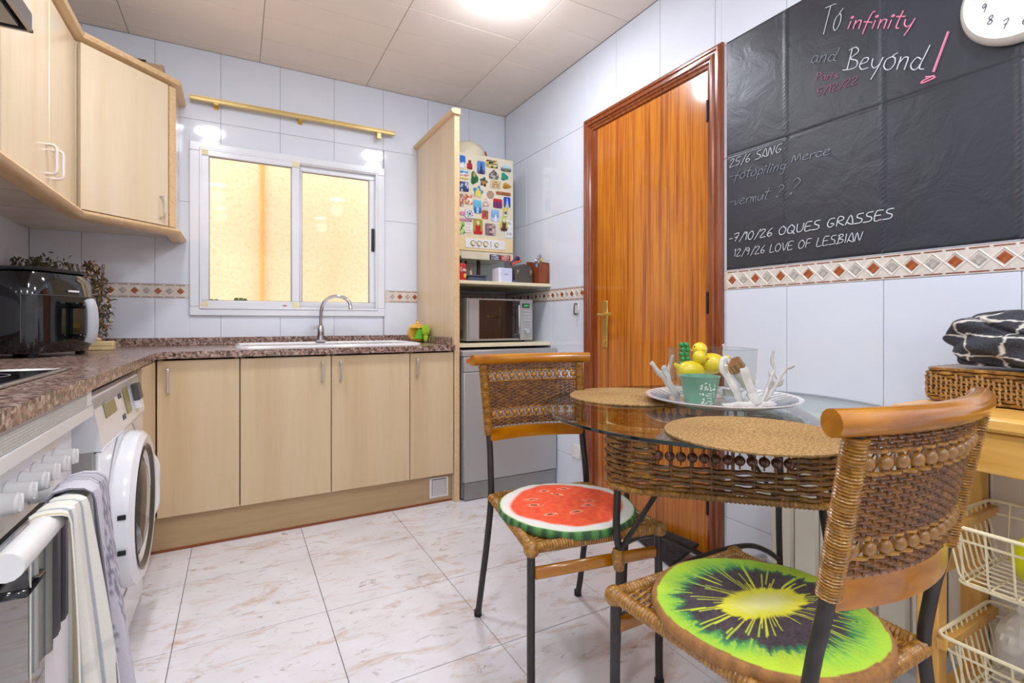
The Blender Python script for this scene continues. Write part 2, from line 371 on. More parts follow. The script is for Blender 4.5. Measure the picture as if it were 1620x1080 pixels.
# decorative border: base strip, ridges, rust and grey diamonds, dashes
def border(name, lo, hi, start, P, skip=()):
    """P(a, depth, z) -> point; a runs along the wall, depth comes out of the wall"""
    def bx(m, a0, a1, z0, z1, d): 
        ps = [P(a0, -.004, z0), P(a1, d, z1)]; m.box(*[f(ps[0][i], ps[1][i]) for i in range(3) for f in (min, max)])
    segs = rsub([(lo, hi, 0, 1)], (skip[0], skip[1], -1, 2)) if skip else [(lo, hi, 0, 1)]
    m = MB()
    for a0, a1, _, _ in segs: bx(m, a0, a1, BZ0+.0006, BZ1-.0006, .001)
    tr = struct(name, m, 'border_cream')
    mid = (BZ0+BZ1)/2; rid = MB(); dash = MB(); dia = MB(); h = .0175
    dia.add([P(-h+start, .0015, mid), P(start, .0015, mid+h), P(h+start, .0015, mid), P(start, .0015, mid-h), P(start-h*.8, .003, mid), P(start, .003, mid+h*.8), P(start+h*.8, .003, mid), P(start, .003, mid-h*.8)],
            [(0, 1, 5, 4), (1, 2, 6, 5), (2, 3, 7, 6), (3, 0, 4, 7), (4, 5, 6, 7), (0, 3, 2, 1)])
    base = P(start, 0, 0); org = (base[0], base[1], mid)
    mes = [mesh('diamond', dia, mm, org, smooth=False) for mm in ('border_rust', 'border_grey')]
    k0 = int((lo-start)/.05)-1; k1 = int((hi-start)/.05)+2
    for k in range(k0, k1):
        a = start+k*.05
        if a-.012 < lo or a+.012 > hi or (skip and skip[0]-.01 < a < skip[1]+.01): continue
        q = P(a, 0, 0); inst('diamond', mes[k % 2], (q[0], q[1], mid), tr)
        for s in (-1, 1):                                     # crossing ridges
            e0, e1 = a-.025*s, a+.025*s
            if min(e0, e1) < lo or max(e0, e1) > hi: continue
            rid.tube([P(a-.025, .0012, mid-s*.0005), P(a, .0018, mid+s*.0255)], .0018, 4); rid.tube([P(a, .0018, mid+s*.0255), P(a+.025, .0012, mid)], .0018, 4)
        for z in (BZ0+.006, BZ1-.006):
            if a-.021 > lo and a+.021 < hi: bx(dash, a-.021+.025-.025, a+.021, z-.0016, z+.0016, .0018)
    part('ridge', rid, 'border_ridge', tr, kind='stuff'); part('dash', dash, 'border_dash', tr, kind='stuff')
    return tr
border('trim_1', XL, XR-.002, -.566, lambda a, d, z: (a, YB-d, z), skip=(WIN[0], WIN[1]))
border('trim_2', -1.45, 1.362, .5188, lambda a, d, z: (XR-d, a, z))
border('trim_3', 2.262, YB-.002, 2.30, lambda a, d, z: (XR-d, a, z))
# ------------------------------------------------------------------ window
w1 = struct('window_1', MB(), 'aluminium_white')
def wframe(m, x0, x1, z0, z1, t, y0, y1, b=.003):
    m.box(x0, x1, y0, y1, z0, z0+t, b); m.box(x0, x1, y0, y1, z1-t, z1, b); m.box(x0, x0+t, y0, y1, z0+t, z1-t, b); m.box(x1-t, x1, y0, y1, z0+t, z1-t, b)
m = MB(); wframe(m, WIN[0], WIN[1], WIN[2], WIN[3], .050, YB-.016, YB+.05); wframe(m, WIN[0]+.045, WIN[1]-.045, WIN[2]+.036, WIN[3]-.03, .014, YB-.022, YB+.05)
part('outer_frame', m, 'aluminium_white', w1)
def sash(x0, x1, y0, y1, t, nm, z0=1.066, z1=1.945):
    m = MB(); wframe(m, x0, x1, z0, z1, t, y0, y1, .004); s = part(nm, m, 'aluminium_white', w1)
    m = MB(); wframe(m, x0+t-.002, x1-t+.002, z0+t-.002, z1-t+.002, .005, y0+.008, y1-.004, .001); part('gasket', m, 'mid_grey', s)
    part('pane', MB().box(x0+t-.003, x1-t+.003, (y0+y1)/2-.0015, (y0+y1)/2+.0015, z0+t-.003, z1-t+.003), 'pane_glass', s); return s
s1 = sash(-.178, .326, YB-.02, YB+.008, .044, 'sash')
s2 = sash(.30, .782, YB+.010, YB+.036, .042, 'sash', 1.07, 1.935)
for i, (a, b) in enumerate(((-.178, 1.066), (-.178, 1.905), (.286, 1.066), (.286, 1.905))):
    part('tape_patch', MB().box(a, a+.04, YB-.0215, YB-.019, b, b+.04), 'tape', s1, 'pale yellow tape patch')
part('handle', MB().box(.752, .770, YB+.001, YB+.012, 1.44, 1.585, .003), 'black_plastic', s2, 'black vertical sash catch')
part('marking', MB().box(.235, .255, YB-.0212, YB-.0195, 1.083, 1.089), 'red_plastic', s1, 'tiny red mark')
m = MB(); m.box(wins[0]+.004, wins[1]-.004, YB+.052, YB+.20, WIN[2]+.006, WIN[2]+.038); part('sill', m, 'mid_grey', w1)
# ------------------------------------------------------------------ light well outside
m = MB(); m.box(-2.6, 3.4, 4.15, 4.25, -.5, 4.2)
ws = single('light_well_wall', m, 'stucco', (.4, 4.2, 0), 'rough orange-yellow rendered wall seen through the window', 'wall'); ws['kind'] = 'structure'
part('conduit', MB().tube([(.165, 4.143, -.4), (.165, 4.143, 2.0), (.16, 4.143, 4.1)], .016, 8), 'pipe_orange', ws, 'orange pipe running down the wall')
mats_pot = [(-.125, 'small dry succulent on the outer sill by the left window edge', .05), (.005, 'two-stemmed cactus in a pot on the outer sill', .06), (.23, 'tiny plant tip above the outer sill near the window middle', .03)]
ledge = single('outer_sill', MB().box(-.4, 1.0, YB+.162, YB+.36, .985, 1.02, .004), 'card_board', (.3, YB+.26, .985), 'narrow masonry sill just outside the window', 'sill'); ledge['kind'] = 'structure'
def cactus(x, lab, h):
    th = thing('potted_cactus', (x, YB+.27, 1.02), lab, 'plant', 'plants on the outer window sill')
    part('pot', MB().lathe([(0, 0), (.028, 0), (.036, .062), (.03, .062), (.028, .055), (0, .055)], (x, YB+.27, 1.02), 16), 'terracotta_pot', th)
    m = MB()
    n = 1 if h < .04 else 2
    for i in range(n):
        dx = (i*.5)*.05; tp = .055+h*(1.25 if i == 0 else .9)
        m.lathe([(0, 0), (.014, 0), (.016, h*.7), (.010, h*1.1), (0, h*1.15)], (x-.008+dx, YB+.27, 1.072), 10, wob=lambda a: .12*sin(7*a))
    if n == 2 and h > .055: m.tube([(x+.012, YB+.27, 1.08), (x+.03, YB+.27, 1.10), (x+.042, YB+.27, 1.135)], .010, 8)
    part('stem', m, 'cactus_green', th)
cactus(*mats_pot[0]); cactus(*mats_pot[1]); cactus(*mats_pot[2])
# ------------------------------------------------------------------ door on the right wall
d1 = struct('door_1', MB(), 'sapele')
lf = part('leaf', MB().box(XR-.004, XR+.03, 1.432, 2.158, .006, 2.03, .001), 'sapele', d1, smooth=False)
m = MB()
prof = [(0, .0), (0, .012), (.010, .016), (.016, .024), (.026, .024), (.032, .018), (.040, .018), (.048, .027), (.060, .028), (.066, .020), (.074, .019), (.082, .012), (.094, .010), (.098, 0)]
# profile runs from the outer edge inwards: (inset, projection)
yo0, yo1, zo = 1.357, 2.268, 2.110; W_ = .076
corn = []
for ins, pj in prof:
    k = ins*W_/.098; corn.append([(XR-pj, yo0+k, 0), (XR-pj, yo0+k, zo-k), (XR-pj, yo1-k, zo-k), (XR-pj, yo1-k, 0)])
vs = [p for c in corn for p in c]; fs = []
for i in range(len(prof)-1):
    for k in range(3): fs.append((i*4+k, i*4+k+1, (i+1)*4+k+1, (i+1)*4+k))
m.add(vs, fs); part('casing', m, 'door_casing', d1, ang=20, recalc=False)
m = MB(); m.box(XR-.002, XR+.11, yo0+.066, 1.430, 0, 2.032); m.box(XR-.002, XR+.11, 2.160, yo1-.066, 0, 2.032); m.box(XR-.002, XR+.11, yo0+.066, yo1-.066, 2.032, 2.06)
part('jamb', m, 'door_casing', d1)
hp = part('handle_plate', MB().box(XR-.010, XR-.004, 2.070, 2.110, .856, 1.103, .003), 'brass', lf)
m = MB(); m.tube(bez([(XR-.008, 2.09, 1.03), (XR-.05, 2.09, 1.03), (XR-.055, 2.075, 1.03), (XR-.055, 2.03, 1.028), (XR-.05, 1.985, 1.034)], 5), .008, 8); m.lathe([(0, 0), (.014, 0), (.014, -.012), (0, -.012)], (XR-.006, 2.09, 1.03), 12, 'x')
part('lever', m, 'brass', hp); part('keyhole', MB().lathe([(.0, -.001), (.012, -.001), (.012, -.006), (0, -.006)], (XR-.01, 2.09, .89), 12, 'x'), 'brass', hp)
for z in (1.86, 1.07, .24): part('hinge', MB().box(XR-.016, XR-.003, 1.424, 1.434, z-.045, z+.045, .002), 'rubber_black', lf, 'dark hinge')
# ------------------------------------------------------------------ chalkboard with writing
cbx = XR-.004
bd = thing('chalkboard', (XR-.002, .80, 1.20), 'large black chalkboard sheet with handwriting on the wall right of the door', 'chalkboard')
seams = [1.097, .7925, .488, .1835]
def bf(u, v):
    y = 1.345-1.235*u; z = 1.197+.905*v; d = 0
    for s in seams:
        dy = abs(y-s)
        if dy < .009: d += .0022*(1-dy/.009)*(.6+.8*sin(z*420+(y-s)*500))+.0006
    dz = abs(z-1.646+.0)
    if dz < .006: d -= .0028*(1-dz/.006)
    d += .0008*noise.noise(Vector((y*7, z*7, 0)))
    e = min(u, 1-u, v, 1-v)
    return (cbx-d if e > 1e-6 else XR-.0004, y, z)
part('sheet', MB().grid(bf, 310, 190), 'chalk_vinyl', bd)
G = {  # stroke alphabet, unit height, advance last
 'T': ([[(.0, 1), (.75, 1)], [(.38, 1), (.2, 0)]], .8), 'o': ([[(.3, .55), (.1, .45), (.02, .2), (.12, .02), (.3, .02), (.45, .25), (.42, .5), (.3, .57), (.5, .72)]], .58),
 'i': ([[(.1, .5), (0, 0)], [(.15, .78), (.08, .72), (.13, .66), (.2, .72), (.15, .78)]], .28), 'n': ([[(.08, .55), (0, 0)], [(.03, .25), (.2, .5), (.36, .5), (.34, .25), (.3, 0)]], .5),
 'f': ([[(.5, 1), (.38, .95), (.2, .4), (.05, -.3)], [(.02, .42), (.45, .38)]], .5), 't': ([[(.3, 1), (.1, .1), (.25, .0)], [(.02, .66), (.45, .66)]], .42),
 'y': ([[(.05, .5), (.05, .2), (.2, .08), (.38, .25)], [(.48, .55), (.3, .0), (.12, -.42)]], .55), 'a': ([[(.42, .5), (.2, .52), (.03, .2), (.15, 0), (.35, .2), (.42, .5), (.38, .1), (.48, 0)]], .55),
 'd': ([[(.38, .42), (.2, .5), (.02, .2), (.15, 0), (.35, .15), (.6, 1)], [(.4, .3), (.38, .05), (.55, .03)]], .62), 'B': ([[(.12, 0), (.2, 1)], [(.05, .88), (.35, 1.02), (.5, .82), (.2, .52), (.52, .4), (.5, .12), (.12, 0), (-.08, 0)]], .65),
 'e': ([[(.02, .25), (.3, .35), (.35, .52), (.15, .5), (.02, .2), (.15, .02), (.42, .1)]], .5), '!': ([[(.35, 1.0), (.1, .22)], [(.0, 0), (.15, .08), (.2, .0), (.05, -.04), (.0, 0)]], .4),
 'P': ([[(.05, 0), (.1, 1)], [(.02, .95), (.4, .95), (.42, .6), (.1, .5)]], .5), 'r': ([[(.05, .5), (.05, 0)], [(.05, .3), (.25, .5), (.35, .45)]], .38), 's': ([[(.4, .5), (.12, .5), (.1, .35), (.35, .2), (.3, .02), (.0, .03)]], .45),
 '5': ([[(.5, 1), (.12, .95), (.1, .55), (.42, .5), (.4, .12), (.05, .02)]], .6), '/': ([[(.5, 1.1), (.05, -.15)]], .5), '1': ([[(.05, .8), (.2, 1), (.18, 0)]], .35), '2': ([[(.05, .8), (.25, 1), (.45, .8), (.05, .02), (.55, .05)]], .65),
 '6': ([[(.42, 1), (.12, .6), (.05, .2), (.25, 0), (.45, .2), (.3, .42), (.08, .3)]], .6), '7': ([[(.02, .95), (.5, 1), (.2, 0)], [(.12, .5), (.42, .52)]], .6), '0': ([[(.25, 1), (.03, .6), (.1, .05), (.35, 0), (.5, .5), (.4, .95), (.25, 1)]], .62),
 '9': ([[(.42, .75), (.25, 1), (.05, .8), (.2, .55), (.42, .75), (.3, 0)]], .6), 'S': ([[(.5, 1), (.15, .95), (.12, .65), (.45, .4), (.4, .05), (-.05, .0)]], .62), 'A': ([[(.0, 0), (.28, 1), (.5, 0), (.05, .3)]], .62),
 'N': ([[(.0, 0), (.1, .95), (.4, .05), (.55, 1)]], .7), 'G': ([[(.5, .95), (.15, .9), (.02, .35), (.25, 0), (.5, .3), (.25, .42)]], .65), 'O': ([[(.3, 1), (.03, .6), (.12, .05), (.45, .05), (.58, .6), (.3, 1)]], .72),
 'Q': ([[(.3, 1), (.03, .6), (.12, .05), (.45, .05), (.58, .6), (.3, 1)], [(.35, .3), (.65, -.15)]], .76), 'U': ([[(.02, 1), (.05, .15), (.3, 0), (.5, .3), (.52, 1)]], .66), 'E': ([[(.5, 1), (.08, .95), (.05, 0), (.5, .05)], [(.06, .5), (.42, .52)]], .62),
 'R': ([[(.05, 0), (.1, 1), (.45, .9), (.4, .6), (.1, .5), (.55, 0)]], .66), 'L': ([[(.1, 1), (.05, .0), (.5, .02)]], .58), 'V': ([[(.02, 1), (.25, 0), (.55, 1)]], .62), 'F': ([[(.5, 1), (.08, .95), (.05, 0)], [(.06, .5), (.42, .52)]], .6), 'I': ([[(.12, 1), (.1, 0)]], .28),
 'M': ([[(.0, 0), (.12, .7), (.3, .1), (.5, .75), (.6, .1)]], .7), 'p': ([[(.08, .5), (-.05, -.4)], [(.05, .35), (.25, .55), (.4, .35), (.25, .05), (.02, .1)]], .5), 'l': ([[(.2, 1), (.05, .1), (.15, 0)]], .25), 'g': ([[(.42, .5), (.15, .5), (.05, .2), (.3, .1), (.42, .5), (.3, -.3), (.05, -.35)]], .55),
 'c': ([[(.4, .45), (.15, .5), (.03, .2), (.2, 0), (.42, .1)]], .48), 'v': ([[(.02, .5), (.15, 0), (.4, .55)]], .45), 'm': ([[(.05, .5), (0, 0)], [(.02, .3), (.15, .5), (.22, 0), (.24, .3), (.38, .5), (.42, 0)]], .55), 'u': ([[(.05, .5), (.05, .1), (.25, .05), (.4, .5), (.4, .0)]], .5),
 '?': ([[(.1, .8), (.3, 1), (.5, .75), (.2, .35)], [(.12, .1), (.05, .02), (.15, .0), (.12, .1)]], .6), '-': ([[(.0, .4), (.3, .45)]], .42), ' ': ([], .45), 'h': ([[(.2, 1), (.05, 0)], [(.08, .3), (.3, .5), (.35, 0)]], .45), 'D': ([[(.05, 0), (.1, 1), (.5, .6), (.4, .1), (.05, 0)]], .62)}
def write(mb, text, y0, z0, y1, z1, h, r=.0013, slant=.18, x=cbx-.0022):
    adv = sum(G[c][1] for c in text)-.1; L = hypot(y1-y0, z1-z0); k = L/adv
    dx, dz = (y1-y0)/L, (z1-z0)/L; cur = 0
    for c in text:
        st, a = G[c]
        for s in st:
            pts = []
            for (px, pz) in s:
                aa = (cur+px)*k+pz*h*slant; q = pz*h
                pts.append((x, y0+dx*aa, z0+dz*aa+q))
            if len(pts) > 2: pts = bez(pts, 4)
            mb.tube(pts, r, 4)
        cur += a
cw = MB(); cp = MB(); cf = MB(); cr = MB()
write(cw, 'To', .975, 1.945, .915, 1.937, .085, .0013); write(cp, 'infinity', .890, 1.922, .715, 1.836, .052, .0020)
write(cf, 'and', 1.008, 1.868, .925, 1.838, .042, .0011); write(cw, 'Beyond', .900, 1.797, .690, 1.705, .070, .0017)
cp.tube([(cbx-.002, .632, 1.784), (cbx-.002, .666, 1.688)], .0034, 5); cp.tube(bez([(cbx-.002, .664, 1.678), (cbx-.002, .690, 1.674), (cbx-.002, .692, 1.668), (cbx-.002, .66, 1.672), (cbx-.002, .684, 1.682)], 4), .0024, 5)
write(cr, 'Paris', .992, 1.802, .922, 1.780, .026, .0010); write(cr, '5/12/22', .989, 1.748, .862, 1.738, .023, .0011)
write(cw, '25/6 SANG', 1.330, 1.600, 1.113, 1.598, .030, .0014); write(cf, '-fotopiling', 1.327, 1.548, 1.098, 1.532, .036, .0012); write(cf, 'Merce', 1.075, 1.550, .947, 1.540, .032, .0014)
write(cf, '-vermut ?', 1.330, 1.447, 1.108, 1.440, .040, .0011); write(cf, '?', 1.085, 1.440, 1.050, 1.438, .052, .0012)
write(cw, '-7/10/26 OQUES GRASSES', 1.330, 1.306, .766, 1.298, .029, .0017); write(cw, '12/9/26 LOVE OF LESBIAN', 1.311, 1.246, .849, 1.244, .028, .0013)
cf.tube([(cbx-.002, 1.343, 1.647), (cbx-.002, 1.10, 1.643)], .0015, 4)
for m_, mt, lb in ((cw, 'chalk_white', 'white chalk handwriting'), (cp, 'chalk_pink', 'bright pink chalk handwriting'), (cf, 'chalk_faint', 'faint grey chalk handwriting'), (cr, 'chalk_rose', 'dull rose chalk date')):
    part('chalk_lettering', m_, mt, bd, lb, kind='stuff', recalc=False)
# ------------------------------------------------------------------ clock (rounded square, tilted)
ck = thing('wall_clock', (XR-.002, .470, 1.83), 'cream rounded wall clock with thin numerals hanging over the chalkboard', 'clock')
def squircle(r, a, p=3.2): c, s_ = abs(cos(a)), abs(sin(a)); return r/((c**p+s_**p)**(1/p))
cc = (.480, 1.803)
def ring(prof, name, mat, n=64):
    def f(u, v):
        a = 2*pi*u; i = v*(len(prof)-1); k = int(round(i)); r, pj = prof[k]; R_ = r
        return (XR-.004-pj, cc[0]+R_*cos(a), cc[1]+R_*sin(a))
    return part(name, MB().grid(f, n, len(prof)-1, True), mat, ck)
ring([(.119, 0), (.122, .012), (.118, .026), (.109, .034), (.102, .032), (.097, .024), (.095, .018)], 'rim', 'clock_rim')
ring([(.097, .016), (.0, .016)], 'dial', 'clock_face')
dg = MB()
import itertools
for i, s_ in enumerate(['12', '1', '2', '3', '4', '5', '6', '7', '8', '9', '10', '11']):
    a = radians(250+0)-(i-6)*pi/6*1.0
    a = radians(-87)-(i-6)*pi/6
    px, pz = cc[0]-.0735*cos(a), cc[1]+.0735*sin(a)
    if s_ in ('10', '11', '12'): w_ = .018
    else: w_ = .011
    for c in s_:
        if c not in G and c != '3' and c != '4' and c != '8': continue
    G.setdefault('3', ([[(.05, .9), (.35, 1), (.4, .75), (.15, .55), (.45, .4), (.35, .02), (.02, .08)]], .6)); G.setdefault('4', ([[(.4, 0), (.42, 1), (.02, .35), (.55, .35)]], .6)); G.setdefault('8', ([[(.3, .5), (.08, .75), (.28, 1), (.45, .75), (.05, .25), (.25, 0), (.48, .22), (.3, .5)]], .6))
    write(dg, s_, px+w_/2, pz-.010, px-w_/2, pz-.010, .021, .0009, .15, XR-.0215)
part('numeral', dg, 'ink', ck, kind='stuff', recalc=False)
hd = MB(); hd.tube([(XR-.024, cc[0], cc[1]), (XR-.024, cc[0]-.03, cc[1]+.04)], .0018, 5); hd.tube([(XR-.025, cc[0], cc[1]), (XR-.025, cc[0]+.02, cc[1]+.062)], .0015, 5)
part('hands', hd, 'ink', ck)
# ------------------------------------------------------------------ ceiling downlights, the unseen front pair added as fill
for i, (lx, ly) in enumerate(LAMP_XY):
    th = thing('ceiling_downlight', (lx, ly, ZC), ['round glowing ceiling downlight nearest the window side by the door', 'round ceiling downlight above the washing machine aisle', 'round ceiling downlight above the near chair',
               'round ceiling downlight above the cooker side', 'added fill downlight, out of view at the front of the room on the radiator side', 'added fill downlight, out of view at the front of the room on the cooker side'][i], 'ceiling light', 'ceiling downlights')
    part('rim', MB().lathe([(.088, 0), (.118, -.0), (.120, -.012), (.112, -.022), (.095, -.024), (.090, -.016)], (lx, ly, ZC-.0015), 40), 'white_plastic', th)
    part('diffuser', MB().lathe([(0, -.018), (.070, -.017), (.092, -.012)], (lx, ly, ZC-.0015), 40), 'lamp_glow', th)
# ------------------------------------------------------------------ base cabinets under the window
YD = 2.578; CT = .865
def handle(m, x, y, z0, z1, w=.011):
    m.box(x-w/2, x+w/2, y-.030, y-.022, z0, z1, .003); m.box(x-w/2, x+w/2, y-.026, y, z0, z0+.008); m.box(x-w/2, x+w/2, y-.026, y, z1-.008, z1)
doors = [(-.296, .010, 'l', 'first maple base cabinet left of the sink, handle at its left'), (.014, .403, 'r', 'wide maple base cabinet under the left half of the sink'),
         (.407, .797, 'l', 'wide maple base cabinet under the right half of the sink'), (.801, 1.044, 'l', 'narrow maple base cabinet beside the tall end panel')]
for i, (a, b, side, lb) in enumerate(doors):
    th = thing('base_cabinet', ((a+b)/2, 2.9, .155), lb, 'cabinet', 'maple base cabinets along the window wall')
    m = MB(); m.box(a+.001, a+.017, YD+.021, YB-.004, .155, .832); m.box(b-.017, b-.001, YD+.021, YB-.004, .155, .832); m.box(a+.017, b-.017, YD+.021, YB-.004, .155, .171); m.box(a+.017, b-.017, YB-.012, YB-.004, .171, .832); part('body', m, 'maple_side', th, smooth=False)
    d = part('door', MB().box(a, b, YD, YD+.019, .160, .826, .0015), 'maple', th, smooth=False)
    hxx = a+.040 if side == 'l' else b-.040
    if i == 3: hxx = a+.036
    m = MB(); handle(m, hxx, YD, .705 if i else .690, .800 if i else .795); part('handle', m, 'handle_silver', d)
# corner filler / end cabinet facing the room on the left run
th = thing('corner_cabinet', (-.6, 2.4, .155), 'maple corner cabinet end panel between washing machine and window cabinets', 'cabinet')
part('body', MB().box(XL+.004, -.318, 2.232, YB-.004, .155, .832), 'maple_side', th, smooth=False)
part('panel', MB().box(-.317, -.300, 2.236, 2.575, .160, .826, .0015), 'maple', th, smooth=False)
kb = MB(); kb.box(-.332, 1.047, 2.618, 2.636, .008, .154)
pl = single('plinth_board', kb, 'maple_plinth', (.36, 2.63, 0), 'maple plinth board under the window cabinets with an air vent at its right end', 'plinth', smooth=False)
part('edge_strip', MB().box(-.334, 1.047, 2.612, 2.620, 0.0005, .010), 'kick_edge', pl, 'reddish brown bottom seal')
kb = single('plinth_board', MB().box(-.352, -.334, 2.225, 2.636, .001, .154), 'maple_plinth', (-.345, 2.4, 0), 'short maple plinth board beside the washing machine', 'plinth', smooth=False)
vt = part('vent', MB().box(.918, 1.028, 2.610, 2.618, .030, .140, .002), 'white_plastic', pl, 'white square air vent')
part('slot', MB().box(.932, 1.014, 2.6092, 2.6102, .040, .132), 'dark_grey', vt)
for k in range(12):
    z = .043+k*.0075; part('slat', MB().add([(.934, 2.6095, z), (1.012, 2.6095, z), (1.012, 2.606, z-.003), (.934, 2.606, z-.003), (.934, 2.6095, z+.0022), (1.012, 2.6095, z+.0022), (1.012, 2.6065, z-.0012), (.934, 2.6065, z-.0012)],
        [(0, 1, 2, 3), (4, 5, 6, 7), (0, 3, 7, 4), (1, 2, 6, 5), (3, 2, 6, 7), (0, 1, 5, 4)]), 'white_plastic', vt, smooth=False)
# ------------------------------------------------------------------ granite worktop (L), upstand, sink cut-out
SX0, SX1, SY0, SY1 = -.008, .905, 2.665, 3.13
wt = thing('worktop', (.2, 2.9, .835), 'L-shaped speckled brown granite worktop with upstand', 'worktop')
m = MB()
for r in rsub([(XL+.002, 1.047, 2.556, YB-.001)], (SX0+.02, SX1-.02, SY0+.02, SY1-.02)): m.box(r[0], r[1], r[2], r[3], .835, CT, .0)
m.box(XL+.002, -.290, .30, 2.556, .835, CT)
m.box(-.290, -.270, 2.536, 2.556, .835, CT)
part('slab', m, 'granite', wt, smooth=False)
m = MB(); m.box(XL+.022, 1.047, YB-.021, YB-.001, CT, .907, .002); m.box(1.027, 1.047, YD+.03, YB-.021, CT, .907, .002); m.box(XL+.002, XL+.022, .30, YB-.001, CT, .907, .002)
part('upstand', m, 'granite', wt, smooth=False)
# ------------------------------------------------------------------ sink and tap
sk = thing('sink', ((SX0+SX1)/2, 2.9, CT), 'long white enamel inset sink with drainer in the worktop', 'sink')
def rrect(x0, x1, y0, y1, r, n=6):
    o = []
    for cx, cy, a0 in ((x1-r, y1-r, 0), (x0+r, y1-r, 90), (x0+r, y0+r, 180), (x1-r, y0+r, 270)):
        for k in range(n+1): a = radians(a0+90*k/n); o.append((cx+r*cos(a), cy+r*sin(a)))
    return o
def loft(m, rings, close_last=True):
    n = len(rings[0]); vs = [p for r in rings for p in r]; fs = []
    for i in range(len(rings)-1):
        for k in range(n): l = (k+1) % n; fs.append((i*n+k, i*n+l, (i+1)*n+l, (i+1)*n+k))
    if close_last: fs.append(tuple(range((len(rings)-1)*n, len(rings)*n)))
    m.add(vs, fs)
def inl(x0, x1, y0, y1, r, z): return [(p[0], p[1], z) for p in rrect(x0, x1, y0, y1, r)]
m = MB()
loft(m, [inl(SX0, SX1, SY0, SY1, .06, CT+.0005), inl(SX0+.003, SX1-.003, SY0+.003, SY1-.003, .058, CT+.011), inl(SX0+.014, SX1-.014, SY0+.014, SY1-.014, .05, CT+.012), inl(SX0+.024, SX1-.024, SY0+.024, SY1-.024, .045, CT+.004), inl(SX0+.03, SX1-.03, SY0+.03, SY1-.03, .04, CT+.003)], True)
part('rim', m, 'white_enamel', sk)
m = MB(); loft(m, [inl(.05, .44, 2.72, 3.05, .05, CT+.0045), inl(.055, .435, 2.725, 3.045, .05, CT-.0), inl(.075, .415, 2.745, 3.025, .05, CT-.14)], True); part('bowl', m, 'white_enamel', sk)
m = MB()
for k in range(8): m.box(.50+k*.042, .512+k*.042, 2.74, 3.04, CT+.0036, CT+.0065, .001)
part('drainer_ridge', m, 'white_enamel', sk, kind='stuff')
tp = thing('kitchen_tap', (.428, 3.105, CT+.012), 'chrome swan-neck tap behind the white sink', 'tap')
m = MB().lathe([(0, 0), (.027, 0), (.027, .006), (.022, .010), (.020, .055), (.022, .075), (.017, .092), (0, .094)], (.428, 3.105, CT+.012), 20); part('body', m, 'chrome', tp)
sp = bez([(.428, 3.10, CT+.10), (.430, 3.095, CT+.19), (.447, 3.085, CT+.245), (.49, 3.07, CT+.275), (.54, 3.05, CT+.272), (.575, 3.035, CT+.245), (.583, 3.03, CT+.20)], 7)
part('spout', MB().tube(sp, lambda t: .0105 if t < .93 else .0125, 12), 'chrome', tp)
m = MB().tube([(.428, 3.105, CT+.098), (.405, 3.07, CT+.100), (.375, 3.02, CT+.088)], lambda t: .009-.003*t, 8, flat=.6); part('lever', m, 'chrome', tp)
# yellow sponge holder and lime scrubber
sh = thing('sponge_holder', (.985, 3.02, CT), 'round yellow ceramic sponge holder on the worktop by the tall end panel', 'sponge holder')
def oh(u, v):
    a = 2*pi*u; t_ = v*pi; r = .062*sin(t_)**.75; z = CT+.060-.058*cos(t_)
    d = Vector((cos(a), sin(a)))
    f = -Vector((.33, .94)); fr = max(0, d.dot(f)); k = 1
    if fr > .55 and .028 < z-CT < .095:
        zz = (z-CT-.050)/.040; q = (fr-.55)/.45; 
        if abs(zz) < 1: k = 1-.75*min(1, q*3)*min(1, (1-abs(zz))*4)
    return (.985+cos(a)*r*k, 3.02+sin(a)*r*k, z)
part('body', MB().grid(oh, 48, 28, True), 'ceramic_yellow', sh); part('knob', MB().lathe([(0, .012), (.010, .012), (.008, .004), (.013, -.006), (0, -.008)], (.985, 3.02, CT+.125), 14), 'ceramic_yellow', sh)
sg = MB(); sg.box(.958, .985, 2.955, 3.005, CT+.025, CT+.075, .006)
single('sponge', MB().add([(.952, 2.966, CT+.024), (1.000, 2.966, CT+.024), (1.000, 2.966, CT+.070), (.978, 2.966, CT+.086), (.952, 3.0, CT+.024), (1.000, 3.0, CT+.024), (1.000, 3.0, CT+.070), (.978, 3.0, CT+.086)],
        [(0, 1, 2, 3), (4, 5, 6, 7), (0, 1, 5, 4), (1, 2, 6, 5), (2, 3, 7, 6), (3, 0, 4, 7)]), 'sponge_green', (.975, 2.98, CT+.024), 'green sponge tucked inside the yellow ceramic holder', 'sponge', smooth=False)
m = MB()
for i in range(170):
    v_ = Vector([random.gauss(0, 1) for _ in range(3)]).normalized(); c = (1.012+.021*v_.x, 2.945+.021*v_.y, CT+.075+.032*v_.z); m.sphere(c, .0055, 5, 4)
m.sphere((1.012, 2.945, CT+.075), .021, 10, 8, (1, 1, 1.5)); m.sphere((1.012, 2.945, CT+.03), .016, 10, 8, (1, 1, 1.8))
single('pot_scrubber', m, 'scrubber_lime', (1.012, 2.945, CT), 'lime green knobbly pot scrubber beside the yellow sponge holder', 'scrubber')
# ------------------------------------------------------------------ tall end panel with cornice
ep = thing('end_panel', (1.064, 2.9, 0), 'tall maple end panel between sink run and boiler niche', 'panel')
part('board', MB().box(1.049, 1.079, YD, YB-.004, .001, 2.150, .001), 'maple_side', ep, smooth=False)
part('edge_strip', MB().box(1.0485, 1.0795, YD-.004, YD, .001, 2.150, .001), 'maple_trim', ep, 'paler front edging', smooth=False)
m = MB(); pr_ = [(-.0, 0), (-.012, .002), (-.022, .012), (-.024, .022), (-.012, .030), (.0, .032), (.03, .032), (.03, 0)]
m.prism([(1.049+a, 2.150+b-.018) for a, b in pr_], YD-.018, YB-.004, 'y'); part('cornice', m, 'maple_trim', ep)
